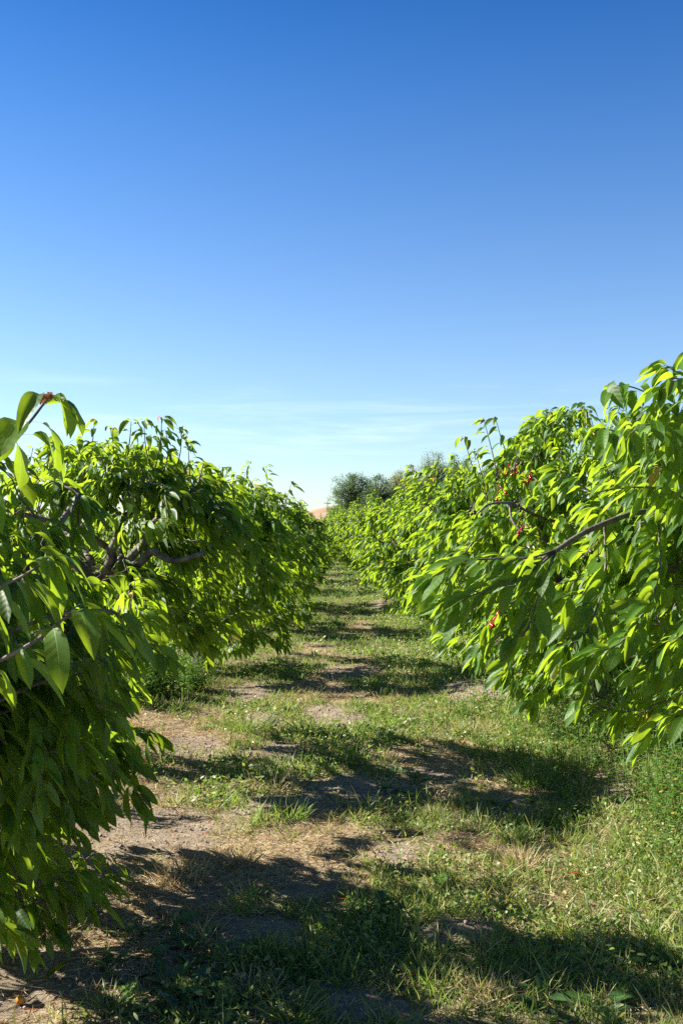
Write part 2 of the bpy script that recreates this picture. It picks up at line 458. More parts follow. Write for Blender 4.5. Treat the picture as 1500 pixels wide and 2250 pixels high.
def build_cover():
    rng = np.random.default_rng(7)
    green_parts, dry_parts, straw_parts, cover_parts = [], [], [], []
    for y0, y1, dn, sz in BANDS:
        area = (y1 - y0) * 4.9
        lod = 'blade' if y1 < 10 else 'blade2'
        # green grass in tufts
        dg = lambda x, y: np.clip(greenness(x, y) * 0.95 + .05, 0, 1) * (1 - .97 * bare(x, y)) * (0.35 + .65 * sstep(.42, .62, fbm(x * 3.1, y * 3.1, 31, 3)))
        for clump, crad, hmin, hmax, mult in ((9, .022, .035, .085, 4200), (14, .028, .06, .13, 900), (3, .05, .02, .05, 4000)):
            x, y, c = scatter(rng, int(area * mult * dn), y0, y1, dg, clump=clump, crad=crad * sz)
            n = len(x)
            P = np.stack([x, y, gz(x, y) - .003], -1)
            h = rng.uniform(hmin, hmax, n) * (0.7 + .6 * c)
            D0 = sphere_dirs(rng, n, rng.uniform(.55, .98, n))
            Gd = sphere_dirs(rng, n, rng.uniform(-.5, .5, n))
            kind = np.where(rng.random(n) < .20 + .32 * (1 - greenness(x, y)), .45, 0.)
            kind = np.where((y > 8) & (rng.random(n) < .6), 0., kind)
            green_parts.append(leaves(rng, P, D0, Gd, h, rng.uniform(.0013, .0026, n) * sz, rng.uniform(.1, .75, n), rng.uniform(0, 6, n), .15, 0, kind, lod,
                                      np.clip(c * .6 + rng.random(n) * .4, 0, 1)))
        # dry standing blades and stubble
        dd = lambda x, y: (1 - .62 * greenness(x, y)) * (1 - .93 * bare(x, y)) * (0.2 + .8 * sstep(.45, .6, fbm(x * 2.6 + 9, y * 2.6, 33, 3)))
        for clump, crad, hmin, hmax, mult in ((12, .03, .02, .06, 5200), (12, .02, .04, .09, 600)):
            x, y, c = scatter(rng, int(area * mult * dn), y0, y1, dd, clump=clump, crad=crad * sz)
            n = len(x)
            P = np.stack([x, y, gz(x, y) - .003], -1)
            D0 = sphere_dirs(rng, n, rng.uniform(.25, .95, n)); Gd = sphere_dirs(rng, n, rng.uniform(-.6, .3, n))
            kind = np.where(rng.random(n) < .12, .45, np.where(rng.random(n) < .1, 1., 0.))
            dry_parts.append(leaves(rng, P, D0, Gd, rng.uniform(hmin, hmax, n) * (.7 + .6 * c), rng.uniform(.0007, .0016, n) * sz, rng.uniform(.1, .8, n),
                                    rng.uniform(0, 6, n), .1, 0, kind, lod))
        # cut straw lying flat
        ds = lambda x, y: (1 - .55 * greenness(x, y)) * (1 - .68 * bare(x, y))
        x, y, c = scatter(rng, int(area * 6500 * dn), y0, y1, ds)
        n = len(x)
        P = np.stack([x, y, gz(x, y) + rng.uniform(.001, .014, n)], -1)
        D0 = sphere_dirs(rng, n, rng.uniform(-.12, .2, n)); Gd = sphere_dirs(rng, n, rng.uniform(-.3, .1, n))
        kind = np.where(rng.random(n) < .2, 1., np.where(rng.random(n) < .1, .45, 0.))
        straw_parts.append(leaves(rng, P, D0, Gd, rng.uniform(.015, .065, n), rng.uniform(.0006, .0014, n) * sz, rng.uniform(0, .5, n), rng.uniform(0, 6, n), .05, 0, kind, 'blade2'))
        # low creeping weeds: many small leaves close to the soil
        dc = lambda x, y: (1 - .96 * bare(x, y)) * np.clip(sstep(.50, .62, fbm(x * 2.3, y * 2.3, 41, 3)) * greenness(x, y) + .9 * sstep(.55, 1.25, x) * sstep(.36, .5, fbm(x * 3, y * 3, 43, 3)), 0, 1)
        x, y, c = scatter(rng, int(area * 7000 * dn), y0, y1, dc, clump=16, crad=.035 * sz)
        n = len(x)
        hh = rng.gamma(2.0, .010, n) * (0.5 + c)
        P = np.stack([x, y, gz(x, y) + np.minimum(hh, .07)], -1)
        D0 = sphere_dirs(rng, n, rng.uniform(-.1, .75, n)); Gd = sphere_dirs(rng, n, rng.uniform(-.8, .1, n))
        kind = np.where(rng.random(n) < .22, .45, 0.)
        cover_parts.append(leaves(rng, P, D0, Gd, rng.uniform(.008, .026, n) * sz, rng.uniform(.0026, .0062, n) * sz, rng.uniform(0, .5, n), rng.uniform(-.8, .8, n), .2, 0, kind, 'small',
                                  np.clip(c * .6 + rng.random(n) * .4, 0, 1)))
    for nm, parts, mat in (('grass', green_parts, 'grass'), ('dry_grass', dry_parts, 'dry'), ('straw', straw_parts, 'dry'), ('ground_cover_weeds', cover_parts, 'cover')):
        V, Fq, D = join(parts)
        o = mesh_np(nm, V, Fq, MAT[mat], None, D)
        print(nm, len(Fq))
        tag(o, {'grass': 'green grass blades growing in patches over the alley floor',
                'dry_grass': 'pale dried grass stubble standing between the green patches',
                'straw': 'cut dry straw lying flat on the bare soil of the alley',
                'ground_cover_weeds': 'low creeping small leaved weeds spreading over the alley floor'}[nm],
            {'grass': 'grass', 'dry_grass': 'dry grass', 'straw': 'straw', 'ground_cover_weeds': 'weeds'}[nm], None, 'stuff')
    # soil clods on the bare mounds
    t = (1 + 5 ** .5) / 2
    ico = nrm(np.array([[-1, t, 0], [1, t, 0], [-1, -t, 0], [1, -t, 0], [0, -1, t], [0, 1, t], [0, -1, -t], [0, 1, -t], [t, 0, -1], [t, 0, 1], [-t, 0, -1], [-t, 0, 1]], float))
    fi = np.array([[0, 11, 5], [0, 5, 1], [0, 1, 7], [0, 7, 10], [0, 10, 11], [1, 5, 9], [5, 11, 4], [11, 10, 2], [10, 7, 6], [7, 1, 8], [3, 9, 4], [3, 4, 2], [3, 2, 6], [3, 6, 8], [3, 8, 9], [4, 9, 5], [2, 4, 11], [6, 2, 10], [8, 6, 7], [9, 8, 1]])
    x, y, c = scatter(rng, 60000, 2.3, 9., lambda x, y: bare(x, y) * .75 + .03)
    n = len(x); s = .0016 + rng.gamma(1.2, .0017, n)
    s = np.minimum(s, .016)
    V = ico[None] * (s[:, None, None] * rng.uniform(.6, 1.25, (n, 12, 1))) * rng.uniform(.7, 1.2, (n, 1, 3))
    V = V + np.stack([x, y, gz(x, y) + s * .3], -1)[:, None]
    Fq = (np.arange(n)[:, None, None] * 12 + fi[None]).reshape(-1, 3)
    o = mesh_np('soil_clods', V.reshape(-1, 3), Fq, simple_material('clod_soil', (0.20, 0.155, 0.12), .95, .1, (0.34, 0.27, 0.21), 40), None, None, False)
    tag(o, 'crumbly grey brown soil clods on the bare mounds', 'soil', None, 'stuff')


build_cover()


# ------------------------------------------------------------------ cherry trees
class Tree:
    def __init__(self, seed, env, trunk_h=.5, trunk_r=.065, tips=300, lod='mid', leafL=.15, shoots=10, excl=(), lean=(0, 0), n_limb=6,
                 leaf_step=.026, whorls=150, leafmat='leaf', droop=(.72, 1.0), leaf_scale_w=.162):
        self.rng = np.random.default_rng(seed); self.env = env; self.lod = lod; self.leafL = leafL
        self.excl = excl; self.tubes = {0: []}; self.L = []; self.leaf_step = leaf_step; self.ww = leaf_scale_w
        self.droop = droop; self.leafmat = leafmat; self.seed = seed
        self.nodes = []; self.ndir = []; self.nlimb = []; self.nrad = []
        rng = self.rng
        z = np.linspace(0, trunk_h, 7)
        tp = np.stack([lean[0] * (z / trunk_h) ** 1.3 + .012 * rng.normal(size=7), lean[1] * (z / trunk_h) + .012 * rng.normal(size=7), z], -1)
        tp[0] = (0, 0, -.04)
        tr = trunk_r * np.array([1.5, 1.12, 1.0, .97, .95, 1.0, 0.98])
        self.tubes[0].append(tube(np.vstack([tp, tp[-1] + [0, 0, trunk_r * .7]]), np.append(tr, trunk_r * .55), 12))
        top = tp[-1]; self.top = top
        for k in range(n_limb):
            a = k * 2 * math.pi / n_limb + rng.uniform(-.35, .35) + seed
            zt = env['zlo'] + (env['zhi'] - env['zlo']) * rng.uniform(.45, .85)
            rr = self.radius(a, zt) * rng.uniform(.6, .8)
            e = np.array([env.get('cx', 0) + math.cos(a) * rr, env.get('cy', 0) + math.sin(a) * rr, zt])
            self.limb(k + 1, [top - [0, 0, rng.uniform(0, .18)], top + np.array([math.cos(a), math.sin(a), .75]) * .22, .5 * (top + e) + [0, 0, rng.uniform(-.02, .16)], e], trunk_r * .55, .010)
        self.n_limb = n_limb
        pts = self.sample(tips)
        ds = np.linalg.norm(pts - top, axis=1)
        for p in pts[np.argsort(ds)]:
            self.grow(p)
        for _ in range(shoots):
            self.shoot()
        self.whorl_nodes(whorls)

    def radius(self, a, z):
        e = self.env
        u = np.clip((z - e['zlo']) / (e['zhi'] - e['zlo']), 0, 1)
        prof = np.clip(np.sin(math.pi * (0.14 + 0.80 * u ** .9)), 0, 1) ** .62
        rx, ry = e['rx'], e['ry']
        r = 1 / np.sqrt((np.cos(a) / rx) ** 2 + (np.sin(a) / ry) ** 2)
        return r * prof

    def sample(self, n):
        e = self.env; rng = self.rng; out = []
        while len(out) < n:
            a = rng.uniform(0, 2 * math.pi); z = e['zlo'] + (e['zhi'] - e['zlo']) * rng.uniform(0, 1) ** .9
            rho = max(rng.random(), rng.random()) ** .6
            lump = .60 + .70 * float(fbm(np.array(a * 1.9 + self.seed * 3.1), np.array(z * 3.3), self.seed + 50, 2))
            r = self.radius(a, z) * rho * lump
            x, y = math.cos(a) * r, math.sin(a) * r
            if 'tilt' in e and z > e['zhi'] - e['tilt'] * max(0, x * e.get('tsx', 1)) / e['rx']:
                continue
            p = np.array([x + e.get('cx', 0), y + e.get('cy', 0), z])
            if any(np.linalg.norm(p - c) < rad for c, rad in self.excl):
                continue
            out.append(p)
        return np.array(out)

    def add_nodes(self, P, limb, rad):
        T = nrm(np.gradient(P, axis=0))
        for p, t, r in zip(P, T, rad):
            self.nodes.append(p); self.ndir.append(t); self.nlimb.append(limb); self.nrad.append(r)

    def curve(self, ctrl, n):
        ctrl = np.asarray(ctrl, float); m = len(ctrl) - 1
        t = np.linspace(0, 1, n)
        P = np.zeros((n, 3))
        for i, c in enumerate(ctrl):
            P += (math.comb(m, i) * t ** i * (1 - t) ** (m - i))[:, None] * c
        return P

    def limb(self, k, ctrl, r0, r1, n=11, spline=True):
        P = self.curve(ctrl, n)
        P[1:-1] += .014 * self.rng.normal(size=(n - 2, 3))
        rad = np.linspace(r0, r1, n)
        self.tubes.setdefault(k, []).append(tube(P, rad * self.rng.uniform(.92, 1.1, n), 8))
        self.add_nodes(P[2:], k, rad[2:])

    def polylimb(self, k, pts, r0, r1, leafy=0.0, sub=5, node=True, attach=True):
        """a limb through given points; leafy = share of its outer length that carries leaves"""
        pts = np.asarray(pts, float)
        N = np.array(self.nodes); q = N[int(np.argmin(np.linalg.norm(N - pts[0], axis=1)))]
        if attach and np.linalg.norm(q - pts[0]) > .04:
            far = np.linalg.norm(q - pts[0]) > .6
            pts = np.vstack([[self.top - [0, 0, .05]] if far else [q], pts]); r0 = r0 * (1.15 if far else 1.0)
        n = (len(pts) - 1) * sub + 1
        s = np.linspace(0, len(pts) - 1, n)
        ext = np.vstack([2 * pts[0] - pts[1], pts, 2 * pts[-1] - pts[-2]])
        P = []
        for v in s:
            i = min(int(v), len(pts) - 2); t = v - i
            a, b, c, d = ext[i], ext[i + 1], ext[i + 2], ext[i + 3]
            P.append(.5 * ((2 * b) + (-a + c) * t + (2 * a - 5 * b + 4 * c - d) * t * t + (-a + 3 * b - 3 * c + d) * t ** 3))
        P = np.array(P); rad = np.linspace(r0, r1, n)
        self.tubes.setdefault(k, []).append(tube(P, rad * self.rng.uniform(.93, 1.08, n), 7))
        if node:
            self.add_nodes(P[1:], k, rad[1:])
        if leafy:
            self.leafy(P, 1 - leafy)
        return P

    def grow(self, p):
        N = np.array(self.nodes); dv = p - N; dist = np.linalg.norm(dv, axis=1)
        out = nrm(N - self.top + 1e-6)
        cost = dist - .10 * np.sum(nrm(dv) * np.array(self.ndir), 1) * dist + .25 * (np.array(self.nrad) < .004)
        i = int(np.argmin(cost)); b = N[i]; ln = dist[i]
        if ln < .05:
            return
        rng = self.rng
        d0 = nrm(self.ndir[i] * .6 + nrm(dv[i]) + [0, 0, .3] + .25 * rng.normal(size=3))
        sag = np.array([0, 0, .10 * ln])
        P = self.curve([b, b + d0 * ln * .35, p - dv[i] * .25 + sag, p], 7)
        P[1:] += .006 * rng.normal(size=(6, 3))
        r0 = min(.0035 + .011 * ln, .8 * self.nrad[i] + .0005)
        rad = np.linspace(r0, .0018, 7)
        k = self.nlimb[i]
        self.tubes[k].append(tube(P, rad, 5))
        self.add_nodes(P[2:6], k, rad[2:6])
        self.leafy(P, max(0.0, 1 - .42 / max(ln, .42)))

    def shoot(self, p0=None, length=None):
        rng = self.rng; N = np.array(self.nodes); e = self.env
        if p0 is None:
            w = np.where(N[:, 2] > e['zlo'] + .72 * (e['zhi'] - e['zlo']))[0]
            if len(w) == 0:
                return
            i = rng.choice(w)
        else:
            i = int(np.argmin(np.linalg.norm(N - p0, axis=1)))
        b = N[i]; ln = length or rng.uniform(.22, .42)
        d = nrm(np.array([.35 * rng.normal(), .35 * rng.normal(), 1.0]))
        P = self.curve([b, b + d * ln * .6, b + d * ln + .06 * rng.normal(size=3)], 7)
        self.tubes[self.nlimb[i]].append(tube(P, np.linspace(.0042, .0016, 7), 5))
        self.leafy(P, .12, young=True)

    def leafy(self, P, start, young=False, step=None, L=None, lod=None):
        rng = self.rng
        seg = np.linalg.norm(np.diff(P, axis=0), axis=1); cum = np.append(0, np.cumsum(seg)); ln = cum[-1]
        step = step or self.leaf_step
        s = np.arange(start * ln + step * .5, ln, step); s = s + rng.normal(size=len(s)) * step * .25
        # a rosette at the very tip
        ntip = rng.integers(3, 6)
        s = np.clip(np.append(s, np.full(ntip, ln - .004)), 0, ln)
        pos = np.stack([np.interp(s, cum, P[:, k]) for k in range(3)], -1)
        T = nrm(np.stack([np.interp(s, cum, np.gradient(P[:, k])) for k in range(3)], -1))
        n = len(s)
        ph = np.arange(n) * 2.4 + rng.uniform(0, 6.3) + rng.normal(size=n) * .35
        u = nrm(np.cross(T, [.11, .07, 1.0]) + 1e-5); v = np.cross(T, u)
        rad = np.cos(ph)[:, None] * u + np.sin(ph)[:, None] * v
        f = s / ln
        lean = nrm(nrm(P[-1] - self.top) * [1, 1, 0] + .35 * rng.normal(size=3) * [1, 1, 0] + 1e-6) * rng.uniform(.25, .75)
        D0 = nrm(.75 * rad + T * rng.uniform(.5, 1.1, n)[:, None] + .4 * lean + [0, 0, -.05])
        outw = nrm((pos - self.top) * [1, 1, .2] + 1e-6)
        Gd = nrm(np.array([0, 0, -1.0]) + .24 * rad + .10 * outw + lean + .16 * rng.normal(size=(n, 3)))
        sz = (L or self.leafL) * rng.uniform(.5, 1.05, n) * np.where(f > .985, rng.uniform(.45, .9, n), 1)
        kind = np.zeros(n)
        if young:
            kind = np.where((f > .97) & (rng.random(n) < .28), 1., 0.); sz = np.where(kind > .5, sz * .45, sz)
        else:
            kind = np.zeros(n)
        kind = np.where(rng.random(n) < .004, .5, kind)
        self.L.append((pos, D0, Gd, sz, kind, rng.uniform(*self.droop, n), np.full(n, 1 if lod == 'near' else 0)))

    def whorl_nodes(self, m):
        rng = self.rng; N = np.array(self.nodes); rad = np.array(self.nrad)
        w = np.where((rad > .0035) & (np.linalg.norm(N - self.top, axis=1) > .3))[0]
        for i in rng.choice(w, min(m, len(w)), replace=False):
            n = rng.integers(5, 9); b = N[i]; T = self.ndir[i]
            a = np.arange(n) * 6.283 / n + rng.uniform(0, 6)
            o_ = nrm((b - self.top) * [1, 1, 0] + 1e-6) * rng.uniform(.2, .7)
            D0 = nrm(np.stack([np.cos(a), np.sin(a), rng.uniform(-.3, .3, n)], -1) + o_)
            Gd = nrm(np.array([0, 0, -1.]) + .28 * D0 + o_ * .6 + .15 * rng.normal(size=(n, 3)))
            self.L.append((np.repeat(b[None], n, 0), D0, Gd, self.leafL * rng.uniform(.5, 1.05, n), np.zeros(n), rng.uniform(*self.droop, n), np.zeros(n)))

    def build(self, root, cull=()):
        V, Fq, _ = join(self.tubes[0]); mesh_np('trunk', V, Fq, MAT['bark'], root)
        for k in sorted(self.tubes):
            if k:
                V, Fq, _ = join(self.tubes[k]); mesh_np('limb', V, Fq, MAT['bark'], root)
        pos, D0, Gd, sz, kind, dr, nl = (np.concatenate([l[i] for l in self.L]) for i in range(7))
        keep = np.ones(len(pos), bool)
        mid = pos + D0 * (sz * .35)[:, None] + Gd * (sz * .45)[:, None]
        for a, b, r in cull:         # openings in the crown: capsules without leaves
            a = np.asarray(a, float); b = np.asarray(b, float); ab = b - a
            for q in (pos, mid):
                t = np.clip(((q - a) @ ab) / max(ab @ ab, 1e-9), 0, 1)
                keep &= np.linalg.norm(q - (a + t[:, None] * ab), axis=1) > r
        keep &= mid[:, 2] > .06
        pos, D0, Gd, sz, kind, dr, nl = (q[keep] for q in (pos, D0, Gd, sz, kind, dr, nl))
        parts = []
        for lv, lod in ((0, self.lod), (1, 'near')):
            k = nl == lv
            if not k.any():
                continue
            n = int(k.sum()); rng = self.rng
            parts.append(leaves(rng, pos[k], D0[k], Gd[k], sz[k], sz[k] * self.ww * rng.uniform(.85, 1.2, n), dr[k], rng.normal(size=n) * .55,
                                rng.uniform(.05, .65, n), rng.uniform(.0, .2, n), kind[k], lod))
        V, Fq, D = join(parts)
        mesh_np('crown', V, Fq, MAT[self.leafmat], root, D)
        print('crown leaves', len(pos), 'faces', len(Fq))
        return root


SUN_EL, SUN_AZ = R(35), R(-73)      # azimuth from +Y towards +X
SUNV = np.array([math.sin(SUN_AZ) * math.cos(SUN_EL), math.cos(SUN_AZ) * math.cos(SUN_EL), math.sin(SUN_EL)])
# openings between the branches: sun flecks reach these spots of the alley floor (photo pixel, radius)
FLECKS = [(100, 2130, .16), (210, 2085, .13), (40, 2065, .12), (60, 2210, .16), (200, 2200, .12), (330, 2035, .08), (560, 1990, .06), (420, 1990, .07), (490, 2080, .05),
          (400, 1745, .10), (470, 1745, .11), (550, 1740, .11), (620, 1728, .12), (700, 1712, .12), (790, 1702, .12), (430, 1530, .13), (565, 1592, .12), (490, 1590, .1), (720, 1570, .1),
          (640, 1685, .09), (870, 1660, .12), (890, 1590, .12), (820, 1640, .1), (980, 1520, .2), (1060, 1540, .2), (550, 1520, .14), (860, 1480, .16), (430, 1660, .09), (500, 1640, .08),
          (760, 2010, .12), (700, 2060, .08), (800, 2060, .10), (870, 1970, .13), (960, 1930, .14), (1000, 2040, .16), (1060, 1880, .14), (1100, 1980, .16), (1180, 1860, .16), (1200, 2030, .16),
          (1280, 1930, .18), (1380, 2010, .18), (1420, 1880, .2), (1300, 1800, .18), (860, 1850, .06), (900, 1780, .06), (1000, 1800, .09), (1150, 1800, .1), (1330, 1740, .2),
          (640, 2210, .06), (880, 2100, .08), (540, 1440, .2), (640, 1420, .2), (760, 1440, .18), (930, 1440, .2), (1010, 1660, .08)]

_fr = random.Random(12)
for _ in range(110):
    _x, _y = _fr.uniform(-1.0, 1.5), _fr.uniform(3.9, 12)
    FLECKS.append((VX + F * _x / _y, VY + F * CAM_H / _y, _fr.uniform(.04, .13)))

for _ in range(60):
    _x, _y = _fr.uniform(-.9, 1.0), _fr.uniform(2.4, 4.4)
    FLECKS.append((VX + F * _x / _y, VY + F * CAM_H / _y, _fr.uniform(.025, .07)))


def shafts(b, f=1.0, side=.72, add=.045, kz=99, kmax=99):
    out = []
    for px, py, r in FLECKS:
        x, y = on_ground(px, py); g = np.array([x, y, float(gz(np.array(x), np.array(y)))])
        k0 = min(max(.25, (x + (min(side, 1.08) if px < 350 and py > 2030 else side)) / -SUNV[0]), kz) ; k1 = min((x + 3.2) / -SUNV[0], kmax)
        if k0 >= k1:
            continue
        out.append((g + SUNV * k0 - b, g + SUNV * k1 - b, r * f + add))
    return out


GL = 'cherry trees of the row along the left of the alley'
GR = 'cherry trees of the row along the right of the alley'


def base(x, y):
    return np.array([x, y, float(gz(np.array(x), np.array(y)))])


def rel(b, px, py, d):
    return at(px, py, d) - b


# --- left row, nearest tree: big dark sprays hang into the picture from the left
b = base(-1.46, 3.15)
t = Tree(11, dict(rx=1.02, ry=.98, zlo=.02, zhi=1.78, tilt=1.0, cx=.10, cy=.0), excl=[(rel(b, 430, 1790, 3.0), .20), (rel(b, 400, 1800, 3.4), .20), (rel(b, 420, 1800, 2.6), .18)], trunk_h=.45, tips=640, lod='near', leafL=.114, trunk_r=.048, shoots=0, leaf_step=.0155, whorls=150, droop=(.8, 1.0))
_lr = np.random.default_rng(77)
for _ in range(190):          # the low skirt on the alley side
    y, z = _lr.uniform(2.98, 4.1), _lr.uniform(.07, .85)
    xm = -(.235 * y) - max(0, .42 - z) * .75
    t.grow(np.array([xm - _lr.random() ** 1.5 * .42, y, z]) - b)
sprays = [
    ([(-330, 1180, 2.25), (-130, 1075, 2.1), (0, 1000, 2.02), (60, 940, 2.0), (112, 872, 1.98)], .0065, .0022, .95, .020),
    ([(-260, 1370, 2.2), (-100, 1340, 2.1), (0, 1292, 2.05), (60, 1262, 2.03), (112, 1228, 2.0)], .0062, .0022, .78, .024),
    ([(-300, 1560, 2.2), (-120, 1500, 2.1), (0, 1452, 2.0), (90, 1402, 1.97), (150, 1355, 1.95), (185, 1342, 1.93)], .0068, .0024, .75, .032),
    ([(-160, 1480, 2.5), (0, 1400, 2.5), (130, 1350, 2.5), (230, 1340, 2.5), (290, 1365, 2.5)], .007, .0022, .6, .036),
    ([(-160, 1720, 2.9), (0, 1640, 2.9), (150, 1600, 2.95), (200, 1620, 3.0), (255, 1690, 3.05)], .007, .0020, .6, .036),
    ([(-140, 1620, 2.6), (40, 1520, 2.6), (170, 1480, 2.65), (260, 1500, 2.7)], .007, .0020, .7, .034),
    ([(-140, 1930, 3.1), (0, 1850, 3.1), (90, 1835, 3.15), (140, 1890, 3.2)], .006, .0020, .85, .026),
    ([(-120, 2000, 3.1), (0, 1925, 3.1), (60, 1950, 3.15)], .006, .0020, .9, .026),
    ([(-100, 1600, 2.8), (80, 1540, 2.8), (190, 1530, 2.85), (265, 1590, 2.9)], .006, .0020, .85, .024),
    ([(-100, 1700, 2.8), (60, 1660, 2.8), (150, 1650, 2.85), (220, 1710, 2.9)], .006, .0020, .85, .024),
    ([(-150, 1780, 3.4), (0, 1740, 3.4), (120, 1760, 3.4), (180, 1830, 3.4)], .006, .0020, .9, .022),
    ([(-150, 1880, 3.5), (20, 1850, 3.5), (110, 1890, 3.5)], .006, .0020, .9, .022),
    ([(-100, 1650, 3.3), (80, 1640, 3.3), (180, 1690, 3.3), (225, 1760, 3.3)], .006, .0020, .9, .022),
    ([(-100, 1560, 3.2), (80, 1520, 3.2), (200, 1560, 3.2), (260, 1640, 3.2)], .006, .0020, .9, .022),
    ([(-140, 1860, 2.9), (10, 1760, 2.95), (130, 1740, 3.0), (215, 1780, 3.05)], .006, .0020, .8, .034),
]
for i, (pts, r0, r1, lf, st) in enumerate(sprays):
    P = t.polylimb(20 + i, [rel(b, *p) for p in pts], r0, r1)
    t.leafy(P, 1 - lf, young=(i == 0), step=st, L=(.178, .155, .155)[i] if i < 3 else .118, lod='near')
root = thing('cherry_tree', 'nearest cherry tree of the left row, dark drooping leaves filling the left edge', 'tree', tuple(b), GL)
cull = [(rel(b, 240, 1010, 2.3), rel(b, 380, 1180, 2.3), .13), (rel(b, 420, 1800, 2.6), rel(b, 420, 1810, 3.3), .12)]
t.build(root, cull + shafts(b, 1.0, 1.5, .0, 2.2))

# --- left row, second tree: dark trunk and a crooked limb show through a gap in the crown
b = base(-1.16, 5.3)
t = Tree(5, dict(rx=.93, ry=1.2, zlo=.58, zhi=1.68, cx=-.02, cy=.25), trunk_h=.95, trunk_r=.062, tips=500, lod='mid', leafL=.116, shoots=0, whorls=320, leaf_step=.019,
         excl=[(rel(b, 250, 1225, 4.8), .20), (rel(b, 330, 1235, 4.7), .16), (rel(b, 520, 1010, 5.2), .2)])
t.polylimb(20, [rel(b, 232, 1262, 5.3), rel(b, 262, 1252, 5.2), rel(b, 300, 1243, 5.12), rel(b, 335, 1212, 5.08), rel(b, 350, 1218, 5.05), rel(b, 385, 1232, 5.0), rel(b, 450, 1215, 4.95)], .034, .012)
t.polylimb(21, [rel(b, 235, 1200, 5.3), rel(b, 170, 1160, 5.15), rel(b, 90, 1140, 5.0), rel(b, 20, 1120, 4.9)], .022, .012)
for px, py, ln in ((212, 960, .34), (250, 980, .3), (290, 965, .34), (318, 965, .3), (356, 955, .36), (365, 985, .36), (398, 985, .34), (415, 1010, .3), (180, 1005, .3), (120, 1010, .3), (330, 1000, .3), (160, 1030, .3)):
    b0 = rel(b, px + (hash((px, py)) % 17 - 8), py + 50, 5.3)
    tip = rel(b, px, py - 38, 5.25)
    N = np.array(t.nodes); j = int(np.argmin(np.linalg.norm(N - b0, axis=1)))
    P = t.curve([N[j], b0, .4 * b0 + .6 * tip + .02 * t.rng.normal(size=3), tip], 8)
    t.tubes[t.nlimb[j]].append(tube(P, np.linspace(.005, .0016, 8), 5)); t.leafy(P, .25, young=True, step=.030)
root = thing('cherry_tree', 'second cherry tree of the left row, dark trunk and crooked limb showing', 'tree', tuple(b), GL)
t.build(root, [(rel(b, 205, 1225, 4.9), rel(b, 345, 1225, 4.75), .11), (rel(b, 215, 1225, 4.5), rel(b, 330, 1232, 4.35), .14), (rel(b, 225, 1225, 5.1), rel(b, 225, 1240, 4.2), .10)] + shafts(b, 1.0, 1.35, .03, 99, 2.55))

# --- left row, third tree
b = base(-1.04, 9.0)
t = Tree(8, dict(rx=.95, ry=1.55, zlo=.14, zhi=1.62, cx=.05), trunk_h=.5, trunk_r=.075, tips=430, lod='mid', leafL=.132, shoots=7, whorls=260, leaf_step=.020)
for px, py in ((640, 1062), (520, 1050), (600, 1085), (575, 1075), (470, 1050)):
    tip = rel(b, px, py, 8.8); b0 = tip + np.array([-.10, .05, -.34]); N = np.array(t.nodes); j = int(np.argmin(np.linalg.norm(N - b0, axis=1)))
    P = t.curve([N[j], b0, .4 * b0 + .6 * tip, tip], 8); t.tubes[t.nlimb[j]].append(tube(P, np.linspace(.005, .0016, 8), 5)); t.leafy(P, .3, young=True, step=.034)
root = thing('cherry_tree', 'third cherry tree of the left row, drooping over the alley by tall weeds', 'tree', tuple(b), GL)
t.build(root, shafts(b, 1.0, 1.2, .045, 99, 2.5))

